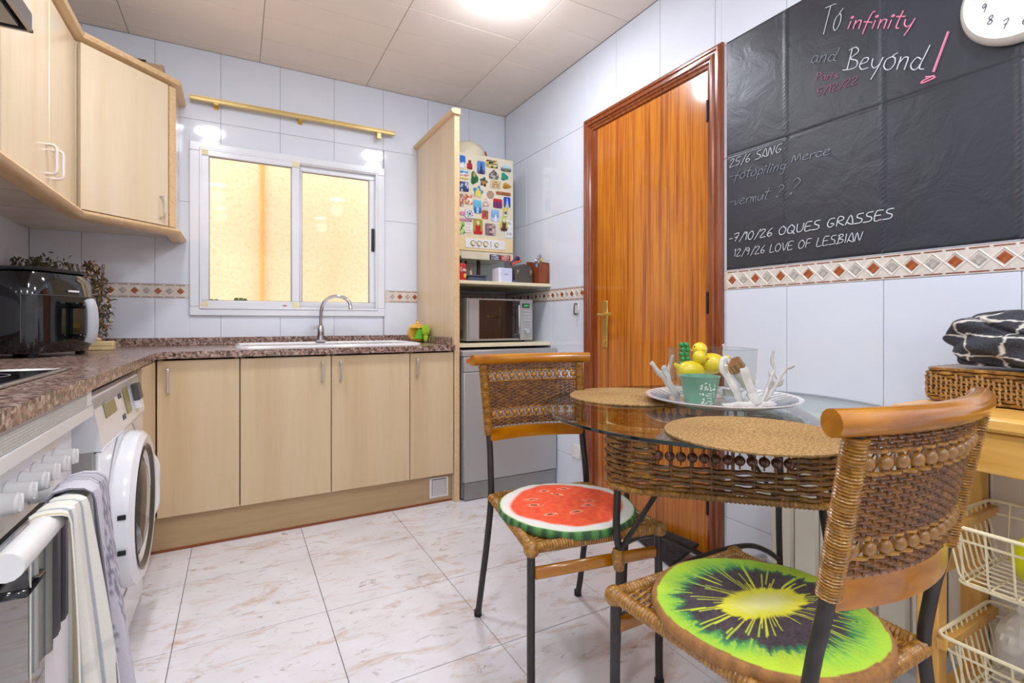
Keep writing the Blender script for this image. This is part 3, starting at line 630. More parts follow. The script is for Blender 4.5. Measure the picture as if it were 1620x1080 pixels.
# ------------------------------------------------------------------ wall cabinets on the left
UZ0, UZ1, UXF = 1.440, 2.140, -.575
uc = [(1.745, 1.905, 'maple wall cabinet section nearest the extractor hood'), (1.909, 2.315, 'maple wall cabinet with a pale bow handle left of the diagonal corner unit'), (2.319, 2.640, 'maple wall cabinet door directly beside the diagonal corner unit')]
for i, (a, b, lb) in enumerate(uc):
    th = thing('wall_cabinet', (-.72, (a+b)/2, UZ0), lb, 'wall cabinet', 'maple wall cabinets on the left wall')
    part('body', MB().box(XL+.002, UXF-.020, a, b, UZ0, UZ1), 'maple_upper', th, smooth=False)
    d = part('door', MB().box(UXF-.019, UXF, a+.001, b-.001, UZ0+.012, UZ1-.01, .002), 'maple_upper', th, smooth=False)
    if i: 
        yh = b-.035 if i == 1 else a+.035
        m = MB(); m.tube(bez([(UXF, yh, 1.50), (UXF+.026, yh, 1.505), (UXF+.028, yh, 1.55), (UXF+.026, yh, 1.595), (UXF, yh, 1.60)], 5), .0055, 8); part('handle', m, 'handle_pink', d)
P1 = Vector((-.575, 2.646)); P2 = Vector((-.272, 2.958))
th = thing('corner_wall_cabinet', (-.55, 2.95, UZ0), 'diagonal maple corner wall cabinet with moulded rails', 'wall cabinet')
part('body', MB().prism([(XL+.002, 2.646), (P1.x-.01, 2.646), (P2.x, P2.y+.012), (P2.x, YB-.001), (XL+.002, YB-.001)], UZ0, UZ1), 'maple_upper', th, smooth=False)
dv = (P2-P1).normalized(); nv = Vector((dv.y, -dv.x))
def quad_slab(m, A, B, t, z0, z1):
    n_ = Vector(((B-A).y, -(B-A).x)).normalized()
    m.prism([tuple(A), tuple(B), tuple(B+n_*t), tuple(A+n_*t)], z0, z1)
m = MB(); quad_slab(m, P1+dv*.006, P2-dv*.045, .018, UZ0+.012, UZ1-.01); d = part('door', m, 'maple_upper', th, smooth=False)
m = MB(); quad_slab(m, P2-dv*.036, P2-dv*.002, .016, UZ0+.012, UZ1-.01); part('edge_strip', m, 'maple_trim', th, smooth=False)
m = MB(); q = P2-dv*.085+nv*.018; q3 = lambda z, k: (q.x+nv.x*k, q.y+nv.y*k, z); m.tube(bez([q3(1.485, 0), q3(1.49, .026), q3(1.535, .028), q3(1.58, .026), q3(1.585, 0)], 5), .0055, 8); part('handle', m, 'handle_silver', d)
# rails follow the cabinet fronts: top cornice and bottom moulding, one thing each
def rail(name, lab, z, prof):
    path = [Vector((UXF, 1.745)), P1.copy(), P2+Vector((0, 0)), Vector((P2.x, YB-.003))]
    offs = []
    for i, p in enumerate(path):
        if i == 0: d0 = d1_ = (path[1]-path[0]).normalized()
        elif i == len(path)-1: d0 = d1_ = (path[i]-path[i-1]).normalized()
        else: d0 = (path[i]-path[i-1]).normalized(); d1_ = (path[i+1]-path[i]).normalized()
        n0 = Vector((d0.y, -d0.x)); n1 = Vector((d1_.y, -d1_.x)); b_ = (n0+n1).normalized(); offs.append(b_/max(.3, b_.dot(n0)))
    m = MB(); rings = [[(p.x+o.x*a, p.y+o.y*a, z+b) for a, b in prof] for p, o in zip(path, offs)]
    k = len(prof); vs = [q for r in rings for q in r]; fs = [tuple(range(k)), tuple(range(3*k, 4*k))]
    for i in range(3):
        for j in range(k): l = (j+1) % k; fs.append((i*k+j, i*k+l, (i+1)*k+l, (i+1)*k+j))
    m.add(vs, fs); return single(name, m, 'maple_trim', (-.5, 2.6, z), lab, 'moulding')
rail('light_rail', 'rounded maple light rail along the bottom of the wall cabinets', 1.414, [(-.03, 0), (.012, 0), (.026, .008), (.032, .020), (.026, .030), (.012, .036), (-.0, .036), (-.0, .0255), (-.03, .0255)])
rail('cornice', 'rounded maple cornice along the top of the wall cabinets', 2.141, [(-.03, 0), (-.0, 0), (.010, .004), (.026, .010), (.032, .022), (.026, .034), (.010, .038), (-.03, .038)])
part_box = single('cardboard_box', MB().box(-.43, -.32, 3.02, 3.12, UZ1+.0005, UZ1+.125, .002), 'card_board', (-.375, 3.07, UZ1), 'small brown box lying on top of the corner wall cabinet', 'box')
part('frayed_edge', MB().box(-.44, -.39, 3.01, 3.07, UZ1+.125, UZ1+.130), 'dry_leaf', part_box)
# ------------------------------------------------------------------ extractor hood
hd_ = thing('extractor_hood', (-.66, 1.40, 1.73), 'stainless steel extractor hood at the upper left above the hob', 'hood')
HX, HY0, HY1, HZ = -.455, 1.10, 1.70, 1.728
m = MB(); loft(m, [[(XL+.002, HY0, HZ), (HX, HY0, HZ), (HX, HY1, HZ), (XL+.002, HY1, HZ)], [(XL+.002, HY0, HZ+.042), (HX, HY0, HZ+.042), (HX, HY1, HZ+.042), (XL+.002, HY1, HZ+.042)],
   [(XL+.002, 1.27, HZ+.26), (-.62, 1.27, HZ+.26), (-.62, 1.53, HZ+.26), (XL+.002, 1.53, HZ+.26)], [(XL+.002, 1.27, ZC-.002), (-.62, 1.27, ZC-.002), (-.62, 1.53, ZC-.002), (XL+.002, 1.53, ZC-.002)]])
part('canopy', m, 'steel', hd_, smooth=False)
m = MB(); m.box(XL+.03, HX-.02, HY0+.02, HY1-.02, HZ-.004, HZ+.004); part('filter', m, 'kick_grey', hd_)
m = MB(); m.box(XL+.002, HX+.002, HY1-.006, HY1+.002, HZ-.006, HZ+.001); m.box(HX-.006, HX+.002, HY0, HY1, HZ-.006, HZ+.001); part('lip', m, 'steel', hd_)
# ------------------------------------------------------------------ hob
hb = thing('hob', (-.62, 1.39, CT), 'black glass hob with thin steel frame set in the left worktop', 'hob')
part('glass', MB().box(-.845, -.395, 1.10, 1.68, CT+.0005, CT+.006, .002), 'hob_glass', hb)
m = MB(); m.box(-.395, -.383, 1.09, 1.69, CT+.0005, CT+.008, .002); m.box(-.857, -.845, 1.09, 1.69, CT+.0005, CT+.008, .002); m.box(-.857, -.383, 1.68, 1.69, CT+.0005, CT+.008, .002); m.box(-.857, -.383, 1.09, 1.10, CT+.0005, CT+.008, .002); part('frame', m, 'steel', hb)
m = MB()
for cx, cy, r in ((-.74, 1.53, .09), (-.52, 1.52, .075), (-.74, 1.25, .075), (-.52, 1.25, .09)): m.lathe([(r, .0), (r, .0006), (r-.003, .0006), (r-.003, 0)], (cx, cy, CT+.006), 40)
part('ring_mark', m, 'mid_grey', hb, kind='stuff')
# ------------------------------------------------------------------ air fryer
FR = radians(-28); fc = Vector((-.690, 2.50, CT+.001))
af = thing('air_fryer', tuple(fc), 'glossy black air fryer with a grey drawer handle on the corner worktop', 'air fryer', rz=FR)
def sq(r0, r1, z, p=4.0, n=40, dx=0):
    o = []
    for k in range(n):
        a = 2*pi*k/n; c, s_ = cos(a), sin(a); q = (abs(c)**p+abs(s_)**p)**(-1/p); o.append((dx+r0*c*q, r1*s_*q, z))
    return o
m = MB(); loft(m, [sq(.10, .11, .012), sq(.155, .145, .014), sq(.170, .160, .045), sq(.174, .162, .10), sq(.172, .160, .20), sq(.165, .154, .27), sq(.150, .140, .300), sq(.13, .12, .308)], True)
part('body', m, 'black_gloss', af, local=True)
m = MB(); loft(m, [sq(.15, .14, .3075), sq(.152, .142, .316), sq(.12, .11, .323), sq(.05, .05, .325)], True); part('lid', m, 'black_plastic', af, local=True)
def fr_face(u, v): # drawer front hugging the body
    a = radians(-52+104*u); p = 4.0; c, s_ = cos(a), sin(a); q = (abs(c)**p+abs(s_)**p)**(-1/p); z = .055+.165*v; r0 = .1755+.0005; return (r0*c*q+.002, .163*s_*q, z)
dr = part('drawer', MB().grid(fr_face, 30, 6), 'black_gloss', af, local=True)
m = MB(); m.box(.172, .186, -.155, .155, .222, .225); 
hm = MB(); hm.box(.180, .236, -.018, .018, .175, .198, .006); hm.box(.180, .236, -.016, .016, .062, .080, .006); hm.box(.180, .192, -.016, .016, .080, .175); hnd = part('handle', hm, 'black_gloss', dr, local=True); part('grip', MB().tube(bez([(.236, 0, .205), (.246, 0, .180), (.250, 0, .125), (.247, 0, .075), (.238, 0, .052)], 6), lambda t: .0165-.004*abs(t-.5), 12, flat=1.3), 'grey_plastic', hnd, 'light grey outer grip', local=True)
part('seam', MB().tube([fr_face(0, 0), fr_face(0, 1)]+[fr_face(i/24, 1) for i in range(25)]+[fr_face(1, 0)], .0012, 5), 'dark_grey', dr, local=True)
part('badge', MB().box(.172, .1755, -.015, .03, .235, .242), 'ceramic_white', af, 'small white badge', local=True)
m = MB()
for a, b in ((.12, .1), (.12, -.1), (-.12, .1), (-.12, -.1)): m.lathe([(0, 0), (.014, 0), (.017, .016), (0, .016)], (a, b, 0), 10)
part('feet', m, 'rubber_black', af, local=True)
# ------------------------------------------------------------------ dried flower arrangement behind the fryer
df = thing('dried_flowers', (-.60, 3.02, CT), 'dried brown flower arrangement standing on the worktop behind the air fryer', 'dried flowers')
m = MB(); mp = MB(); mo = MB(); st = MB()
def leaf(mm, c, L, w):
    d = Vector([random.gauss(0, 1) for _ in range(3)]).normalized(); n_ = d.orthogonal().normalized(); c = Vector(c)
    mm.add([c, c+d*L*.5+n_*w, c+d*L, c+d*L*.5-n_*w+Vector((0, 0, w*.3))], [(0, 1, 2, 3)])
for i in range(620):
    t_ = random.random(); h = .07+.33*t_; sp_ = .018+.05*sin(pi*min(1, t_*1.05))**.7
    a = random.uniform(0, 2*pi); rr = sp_*sqrt(random.random()); c = (-.600+rr*cos(a)+.03*(1-t_), 3.02+rr*sin(a), CT+h)
    q = random.random(); leaf(m if q < .6 else (mo if q < .85 else mp), c, random.uniform(.012, .032), random.uniform(.003, .008))
for i in range(12):
    a = random.uniform(0, 2*pi); st.tube([(-.60, 3.02, CT+.03), (-.60+.04*cos(a), 3.02+.04*sin(a), CT+.25), (-.62+.07*cos(a), 3.02+.06*sin(a), CT+.40)], .0018, 5)
part('foliage', m, 'dry_leaf', df, kind='stuff', recalc=False); part('moss', mo, 'dry_moss', df, kind='stuff', recalc=False); part('petals', mp, 'dry_petal', df, kind='stuff', recalc=False); part('stems', st, 'dry_leaf', df, kind='stuff')
part('pot', MB().lathe([(0, 0), (.035, 0), (.045, .06), (.04, .06), (0, .055)], (-.60, 3.02, CT+.001), 20), 'terracotta_pot', df)
m = MB()
dt = thing('dried_twigs', (-.80, 2.98, CT), 'clump of dried olive twigs rising above the air fryer', 'dried flowers')
tw = MB(); lf_ = MB()
for i in range(26):
    a = random.uniform(0, 2*pi); r = random.uniform(.02, .10); top = Vector((-.765+r*cos(a)*.9, 2.98+r*sin(a)*.6, CT+random.uniform(.33, .42)-r*.4)); tw.tube(bez([(-.80, 2.98, CT+.02), (-.80+r*cos(a)*.2, 2.98, CT+.2), tuple(top), (top.x+.03*cos(a), top.y, top.z-.02)], 4), .0022, 5)
    for k in range(12): leaf(lf_, top+Vector([random.gauss(0, .018) for _ in range(3)]), .03, .005)
part('twigs', tw, 'dry_leaf', dt, kind='stuff'); part('leaves', lf_, 'dry_moss', dt, kind='stuff', recalc=False); part('pot', MB().lathe([(0, 0), (.03, 0), (.036, .05), (0, .05)], (-.80, 2.98, CT+.001), 16), 'terracotta_pot', dt)
wbk = thing('wooden_block', (-.52, 2.86, CT), 'pale wooden block on the worktop beside the air fryer', 'block')
part('block', MB().box(-.575, -.485, 2.83, 2.89, CT+.0005, CT+.040, .003), 'pale_wood_block', wbk); part('groove', MB().box(-.576, -.484, 2.8295, 2.8905, CT+.019, CT+.021), 'brown_box_wood', wbk)
single('seashell', MB().lathe([(0, 0), (.018, .001), (.022, .008), (.012, .016), (0, .018)], (-.555, 2.86, CT+.0405), 16, wob=lambda a: .15*sin(5*a)), 'dry_petal', (-.555, 2.86, CT+.04), 'small pinkish shell lying on the pale wooden block', 'shell')
# ------------------------------------------------------------------ curtain rail
cr_ = thing('curtain_rail', (.33, YB, 2.20), 'brass-coloured curtain rail mounted above the window', 'curtain rail')
m = MB(); m.box(-.222, .888, YB-.052, YB-.030, 2.185, 2.208, .002); m.box(-.222, .888, YB-.056, YB-.026, 2.203, 2.209, .001); part('rail', m, 'gold_rail', cr_)
for x in (-.10, .33, .79):
    m = MB(); m.box(x-.012, x+.012, YB-.05, YB-.0, 2.178, 2.186, .001); m.box(x-.012, x+.012, YB-.005, YB-.0002, 2.165, 2.20, .001); part('bracket', m, 'brass', cr_)
part('glider', MB().box(.772, .80, YB-.056, YB-.03, 2.145, 2.184, .003), 'gold_rail', cr_)
# ------------------------------------------------------------------ washing machine
WY0, WY1, WX = 1.574, 2.218, -.296
wm = thing('washing_machine', (-.58, 1.89, 0), 'white front-loading washing machine with open control drawer under the left worktop', 'washing machine')
part('body', MB().box(-.85, WX-.012, WY0+.001, WY1-.001, .012, .800, .004), 'washer_side', wm)
m = MB(); m.box(WX-.0115, WX, WY0, WY1, .030, .669, .004)
fp = part('front', m, 'white_enamel', wm)
m = MB().prism([(WX-.10, .671), (WX+.004, .671), (WX+.006, .680), (WX-.018, .806), (WX-.026, .812), (WX-.10, .812)], WY0, WY1, 'y')
cpn = part('control_panel', m, 'white_enamel', wm, smooth=False)
# control details on the sloped face
def slope(y, s, out=.001):   # s: 0 bottom .. 1 top of slope
    x = WX+.006-.024*s; z = .680+.126*s; n_ = Vector((.126, 0, .024)).normalized(); return (x+n_.x*out, y, z+n_.z*out)
def sl(m, y0, y1, s0, s1, out=.002): m.add([slope(y0, s0, 0), slope(y1, s0, 0), slope(y1, s1, 0), slope(y0, s1, 0), slope(y0, s0, out), slope(y1, s0, out), slope(y1, s1, out), slope(y0, s1, out)], [(4, 5, 6, 7), (0, 1, 5, 4), (1, 2, 6, 5), (2, 3, 7, 6), (3, 0, 4, 7)]); return m
part('display', sl(MB(), 1.665, 1.800, .46, .74), 'lcd', cpn, 'olive display window', smooth=False)
part('program_strip', sl(MB(), 1.920, 1.995, .22, .84, .003), 'lcd', cpn, 'tall olive indicator strip', smooth=False)
m = MB()
for (y, s_) in ((1.855, .72), (1.88, .72), (1.855, .22), (1.88, .22), (1.69, .86)): sl(m, y, y+.012, s_-.06, s_+.06, .0015)
part('mark', m, 'ink', cpn, kind='stuff', smooth=False)
m = MB(); sl(m, 2.03, 2.12, .20, .86, .003); part('knob_plate', m, 'grey_plastic', cpn, smooth=False)
m = MB(); sl(m, 2.045, 2.10, .42, .82, .022); part('dial', m, 'dark_grey', cpn, 'dark selector block', smooth=False); m = MB(); sl(m, 2.05, 2.10, .20, .40, .018); part('dial', m, 'white_plastic', cpn, smooth=False)
m = MB(); sl(m, 1.605, 1.70, .88, .90, .001); sl(m, 1.66, 1.685, .70, .80, .001); part('lettering', m, 'ink_soft', cpn, kind='stuff', smooth=False)
DC = (1.895, .432)
m = MB().lathe([(.222, 0), (.228, .014), (.222, .040), (.205, .052), (.182, .050), (.160, .040), (.150, .034)], (WX, DC[0], DC[1]), 64, 'x'); dd = part('door', m, 'white_enamel', wm)
part('door_ring', MB().lathe([(.182, .0515), (.178, .053), (.150, .030), (.146, .020)], (WX, DC[0], DC[1]), 64, 'x'), 'washer_ring', dd, 'dark inner ring')
part('porthole', MB().lathe([(.150, .030), (.12, .045), (.07, .055), (0, .058)], (WX, DC[0], DC[1]), 48, 'x'), 'vase_glass', dd)
part('drum', MB().lathe([(.150, .026), (.14, .004), (0, .003)], (WX, DC[0], DC[1]), 40, 'x'), 'drum_dark', wm)
for z in (.470, .375): part('hinge', MB().box(WX+.018, WX+.036, 1.6685, 1.674, z-.006, z+.006), 'rubber_black', dd)
part('door_handle', MB().tube(bez([(WX+.03, 2.105, .55), (WX+.05, 2.122, .50), (WX+.05, 2.126, .43), (WX+.05, 2.122, .36), (WX+.03, 2.105, .31)], 5), .010, 8), 'white_plastic', dd)
part('recess', MB().lathe([(.262, .0005), (.262, .0020), (.258, .0020), (.258, .0005)], (WX, DC[0], DC[1]), 64, 'x'), 'grey_plastic', fp)
m = MB()
for y in (WY0+.05, WY1-.05):
    for x in (WX-.06, -.80): m.lathe([(0, 0), (.02, 0), (.02, .0135), (0, .0135)], (x, y, 0.0005), 10)
part('feet', m, 'rubber_black', wm)
# ------------------------------------------------------------------ cooker
OX, OY0, OY1 = -.335, .86, 1.520
ov = thing('cooker', (-.58, 1.17, 0), 'white built-in oven with round knobs and towel rail under the hob', 'oven')
part('body', MB().box(-.85, OX-.022, OY0, OY1, .10, .800, .002), 'white_enamel', ov)
vg = part('vent_strip', MB().box(OX-.021, OX+.034, OY0, OY1, .795, .8335, .001), 'white_plastic', ov)
m = MB()
for k in range(7):
    z = .8305-k*.0155*.42; 
    for j in range(96): y = OY0+.006+j*.00635; m.box(OX+.0335, OX+.0348, y, y+.0045, .798+k*.0050, .798+k*.0050+.0034)
part('louvre', m, 'louvre_grey', vg, kind='stuff', smooth=False)
part('fascia', MB().box(OX-.021, OX+.037, OY0, OY1, .768, .794, .002), 'white_plastic', ov)
kp = part('knob_panel', MB().box(OX-.021, OX, OY0, OY1-.012, .638, .760, .002), 'white_enamel', ov)
km = MB().lathe([(0, .034), (.013, .034), (.0165, .031), (.018, .010), (.021, .003), (.021, 0), (0, 0)], (0, 0, 0), 24, 'x'); km.box(.030, .0385, -.003, .003, -.015, .015, .002)
kme = mesh('knob', km, 'white_plastic')
for k in range(6): inst('knob', kme, (OX+.0005, 1.385-k*.063, .705), kp)
yk = part('pilot_knob', MB().lathe([(0, .028), (.012, .026), (.013, 0), (0, 0)], (OX+.0005, .985, .675), 16, 'x'), 'brass', kp, 'yellowed round knob')
m = MB()
for k in range(7):
    y = 1.392-k*.063
    for j in range(3): m.box(OX, OX+.0008, y-.006+j*.005, y-.004+j*.005, .742, .748)
part('marking', m, 'ink_soft', kp, kind='stuff', smooth=False)
dr_ = part('door', MB().box(OX-.021, OX+.003, OY0, OY1-.012, .13, .625, .003), 'white_enamel', ov)
part('window', MB().box(OX+.0031, OX+.006, OY0+.02, 1.300, .17, .560, .001), 'dark_glass', dr_, 'dark reflective oven glass')
part('gap', MB().box(OX-.015, OX-.004, OY0, OY1-.014, .626, .637), 'rubber_black', ov)
part('pull', MB().box(OX+.003, -.268, .990, 1.066, .584, .598, .004), 'black_gloss', dr_, 'short black glossy pull')
m = MB(); m.tube([(-.255, OY0, .680), (-.255, 1.25, .680)], .0185, 14); m.tube([(-.255, 1.245, .672), (OX, 1.245, .665)], .013, 10); m.tube([(-.255, .875, .672), (OX, .875, .665)], .013, 10)
part('rail', m, 'white_plastic', ov, 'thick white towel rail')
part('skirt', MB().box(OX-.04, OX-.03, OY0, OY1, .002, .10), 'white_plastic', ov)
# towels over the rail
def towel(name, lab, ya, yb_, yc, yd_, zb, x_off, colf, seed, zback=.45):
    n, mv = 70, 70; vs = []; cols = []; rn = random.Random(seed); ph = [rn.uniform(0, 6.28) for _ in range(6)]
    for i in range(n+1):
        u = i/n
        for j in range(mv+1):
            v = j/mv
            # v<.18 : behind the rail ; .18-.26 over the top ; rest front
            if v < .2: q = v/.2; z = zback+(.688-zback)*q; x = -.277-x_off*.2; g = 0; k = 0
            elif v < .26: a = pi*(v-.2)/.06; z = .688+(.004+x_off)*sin(a)+.004; x = -.255-(.020+x_off)*cos(a); k = 0
            else: k = (v-.26)/.74; z = .690-(.690-zb)*k; x = -.233+x_off+.022*k
            y = (ya+(yc-ya)*k)*(1-u)+(yb_+(yd_-yb_)*k)*u
            fold = sin(u*15+ph[0])*.010+sin(u*27+ph[1])*.005+sin(u*6+ph[2]+k*2)*.010
            amp = .25+1.15*k if v >= .26 else .25
            x += fold*amp+.004; x = max(x, -.232+x_off*.5) if v > .3 else x
            z += .006*sin(u*9+ph[3])*k
            vs.append((x, y, z)); cols.append(colf(u, max(0, k), v))
    fs = [(i*(mv+1)+j, (i+1)*(mv+1)+j, (i+1)*(mv+1)+j+1, i*(mv+1)+j+1) for i in range(n) for j in range(mv)]
    m = MB().add(vs, fs); o = single(name, m, 'painted_fabric', (-.23, (ya+yb_)/2, .68), lab, 'towel', cols=cols, recalc=False)
    sm = o.modifiers.new('thick', 'SOLIDIFY'); sm.thickness = .0022; sm.offset = 0; return o
C_ = hx
def cream(u, k, v):
    c = C_('#e6e2d6')
    if abs(u-.72) < .030 or abs(u-.30) < .03: c = C_('#a9adb2')
    if abs(u-.05) < .04: c = C_('#c9b78f')
    if abs(k-.55) < .018 or abs(k-.78) < .014: c = tuple(a*.8+b*.2 for a, b in zip(c, C_('#8f959c')))
    return c
def lilac(u, k, v):
    c = C_('#cbc7d0'); 
    for (a, b, r) in ((.7, .18, .26), (.45, .62, .16), (.85, .45, .14), (.3, .25, .1)):
        d = hypot((u-a)*.8, k-b)
        if d < r and noise.noise(Vector((u*55, k*85, 1))) > .02: c = C_('#85818f')
    if u < .045: c = C_('#77757f')
    return c
towel('tea_towel', 'cream tea towel with grey stripes hanging nearest on the cooker rail', 1.000, 1.105, .985, 1.215, .20, .002, cream, 3)
towel('tea_towel', 'lilac grey tea towel with dark print hanging over the far end of the cooker rail', 1.110, 1.232, 1.165, 1.330, .17, .010, lilac, 9)
# ------------------------------------------------------------------ boiler niche: shelves, dishwasher, microwave, boiler
s1_ = single('wall_shelf', MB().box(1.081, XR-.002, 2.622, YB-.002, 1.209, 1.228, .002), 'cream_plastic', (1.4, 2.9, 1.21), 'upper cream shelf under the boiler', 'shelf', smooth=False)
s2_ = single('wall_shelf', MB().box(1.081, XR-.002, 2.622, YB-.002, .847, .868, .002), 'cream_plastic', (1.4, 2.9, .85), 'lower cream shelf carrying the microwave', 'shelf', smooth=False)
dw = thing('dishwasher', (1.39, 2.85, 0), 'silver grey dishwasher under the lower shelf behind the wicker chair', 'dishwasher')
part('body', MB().box(1.092, 1.704, 2.575, 3.16, .012, .800, .002), 'mid_grey', dw)
part('top', MB().box(1.090, 1.706, 2.548, 3.16, .8005, .832, .003), 'brushed_silver', dw)
part('control_strip', MB().box(1.094, 1.702, 2.546, 2.574, .715, .797, .003), 'brushed_silver', dw)
d = part('door', MB().box(1.094, 1.702, 2.546, 2.574, .104, .712, .003), 'brushed_silver', dw)
part('kick_plate', MB().box(1.100, 1.702, 2.556, 2.574, .004, .100, .002), 'kick_grey', dw)
part('sticker', MB().lathe([(0, 0), (.012, 0), (.012, -.001), (0, -.001)], (1.120, 2.5455, .777), 16, 'y'), 'tape_orange', dw, 'round orange sticker')
mw = thing('microwave', (1.40, 2.86, .868), 'silver microwave with a dark door on the lower shelf', 'microwave')
MX0, MX1, MY, MZ0, MZ1 = 1.176, 1.624, 2.700, .879, 1.132
part('body', MB().box(MX0, MX1, MY+.02, 3.05, MZ0, MZ1, .004), 'brushed_silver', mw)
part('front_frame', MB().box(MX0, 1.532, MY, MY+.019, MZ0, MZ1, .003), 'brushed_silver', mw)
d = part('door', MB().box(MX0+.014, 1.528, MY-.004, MY-.0002, MZ0+.012, MZ1-.010, .002), 'dark_glass', mw)
part('side_strip', MB().box(MX0+.014, MX0+.078, MY-.005, MY-.0042, MZ0+.012, MZ1-.010), 'brushed_silver', d, 'pinkish silver door stile')
m = MB(); m.tube([(1.512, MY-.004, MZ0+.035), (1.512, MY-.026, MZ0+.04), (1.512, MY-.028, MZ0+.12), (1.512, MY-.026, MZ1-.04), (1.512, MY-.004, MZ1-.035)], .006, 8); part('handle', m, 'chrome', d)
cpl = part('control_panel', MB().box(1.534, MX1, MY-.004, MY+.019, MZ0, MZ1, .003), 'brushed_silver', mw)
part('display', MB().box(1.548, 1.600, MY-.0052, MY-.004, 1.080, 1.105), 'black_gloss', cpl)
m = MB()
for k in range(4): m.box(1.560+k*.009, 1.564+k*.009, MY-.0058, MY-.0052, 1.087, 1.098)
part('digit', m, 'led_green', cpl, kind='stuff')
m = MB()
for k in range(4): m.box(1.552, 1.606, MY-.006, MY-.004, 1.055-k*.020, 1.063-k*.020, .001)
part('button', m, 'grey_plastic', cpl, kind='stuff'); part('dial', MB().lathe([(0, -.018), (.015, -.018), (.020, 0), (0, 0)], (1.579, MY-.0042, .936), 20, 'y'), 'chrome', cpl)
m = MB()
for x in (MX0+.04, MX1-.04):
    for y in (MY+.05, 3.0): m.lathe([(0, 0), (.012, 0), (.012, .011), (0, .011)], (x, y, .8683), 10)
part('feet', m, 'rubber_black', mw)
m = MB()
for k in range(6): m.box(MX0-.0006, MX0, MY+.05, MY+.12, .90+k*.008, .903+k*.008)
part('vent', m, 'rubber_black', mw, kind='stuff')
BX0, BX1, BY, BZA, BZB = 1.175, 1.600, 2.900, 1.388, 2.055
bo = thing('boiler', (1.39, 3.05, BZA), 'cream wall-mounted gas boiler covered with souvenir magnets', 'boiler')
cv = part('casing', MB().box(BX0, BX1, BY, YB-.003, BZA+.012, BZB, .006), 'ceramic_cream', bo)
part('surround', MB().box(BX0+.002, BX1-.010, BY-.006, BY-.0002, 1.440, 1.528, .003), 'cream_panel', cv)
cp_ = part('control_panel', MB().box(1.252, 1.532, BY-.009, BY-.006, 1.458, 1.518, .001), 'white_plastic', cv)
for i, (x, r) in enumerate(((1.305, .016), (1.347, .016), (1.392, .016), (1.470, .013))):
    part('dial', MB().lathe([(0, -.008), (r*.7, -.008), (r, 0), (0, 0)], (x, BY-.0091, 1.486), 18, 'y'), 'cream_plastic', cp_)
m = MB()
for (x, r) in ((1.305, .019), (1.347, .019), (1.392, .019), (1.470, .016)): m.lathe([(r, 0), (r, -.0008), (r-.003, -.0008), (r-.003, 0)], (x, BY-.0091, 1.486), 24, 'y', arc=pi*1.5)
m.box(1.428, 1.431, BY-.0098, BY-.009, 1.468, 1.508); part('scale_mark', m, 'ink', cp_, kind='stuff')
part('flap', MB().box(BX0+.05, BX1-.005, BY-.004, BY+.001, BZA, 1.434, .002), 'ceramic_cream', bo)
m = MB(); m.tube([(1.285, 3.06, 1.231), (1.285, 3.06, 1.40)], .013, 8); m.tube([(1.415, 3.05, 1.231), (1.415, 3.05, 1.40)], .013, 8); m.tube([(1.33, 3.1, 1.231), (1.345, 3.1, 1.40)], .009, 8); part('pipe', m, 'pipe_brown', bo)
# magnets
def rc(c, f): return tuple(list(min(1, max(0, x*f)) for x in c[:3])+[1])
def paint(kind, pal, seed):
    rn = random.Random(seed); P_ = [hx(c) for c in pal]
    def f(i, j, n, mth):
        x, y = (i+.5)/n, (j+.5)/mth
        nz = noise.noise(Vector((x*5+seed, y*5, seed*.7)))
        if kind == 'scene':
            if y > .45+.2*nz: return rc(P_[0], 1+.5*(y-.7))
            if abs(x-.5-.1*nz) < .16*(1.0-y)+.04: return P_[2]
            return P_[1] if y < .3 else P_[3 % len(P_)]
        if kind == 'tower':
            if abs(x-.5) < .05+.22*(1-y)**2 and y < .9: return P_[1]
            return P_[0] if y > .3 else P_[2]
        if kind == 'patch': return P_[int(abs(noise.noise(Vector((int(x*5)*3.1+seed, int(y*5)*2.3, seed)))*17)) % len(P_)]
        if kind == 'stripe': return P_[int(y*6+nz) % len(P_)]
        if kind == 'vstripe':
            if y > .7: return P_[2]
            return P_[int(x*6) % 2]
        if kind == 'rosette':
            d = hypot(x-.5, y-.5); a = atan2(y-.5, x-.5)
            return P_[0] if (d < .12 or (.22 < d < .42 and sin(a*8) > 0)) else P_[1]
        if kind == 'figure':
            if hypot((x-.5)*1.3, y-.74) < .17: return P_[1]
            if abs(x-.5) < .3 and .2 < y < .62: return P_[2]
            if y < .2: return P_[3 % len(P_)]
            return P_[0]
        if kind == 'text': return P_[1] if (int(y*7) % 2 == 1 and nz > -.2 and .1 < x < .9) else P_[0]
        return P_[0]
    return f
def outline(shape, n=28):
    o = []
    for k in range(n):
        a = 2*pi*k/n; c, s_ = cos(a), sin(a)
        if shape == 'rect': q = 1/max(abs(c), abs(s_)); q = min(q, 1.40)
        elif shape == 'round': q = 1.0
        elif shape == 'bottle': q = (1.0/max(abs(c)/.55, abs(s_))) if s_ > .3 else 1/max(abs(c), abs(s_)); q = min(q, 1.3)
        elif shape == 'house': q = 1/max(abs(c), abs(s_)) if s_ < .2 else 1/(abs(c)+abs(s_)*.98)*1.0
        elif shape == 'star': q = .95+.22*sin(5*a+1)
        else: q = .95+.18*sin(3*a+2)
        o.append((c*q, s_*q))
    return o
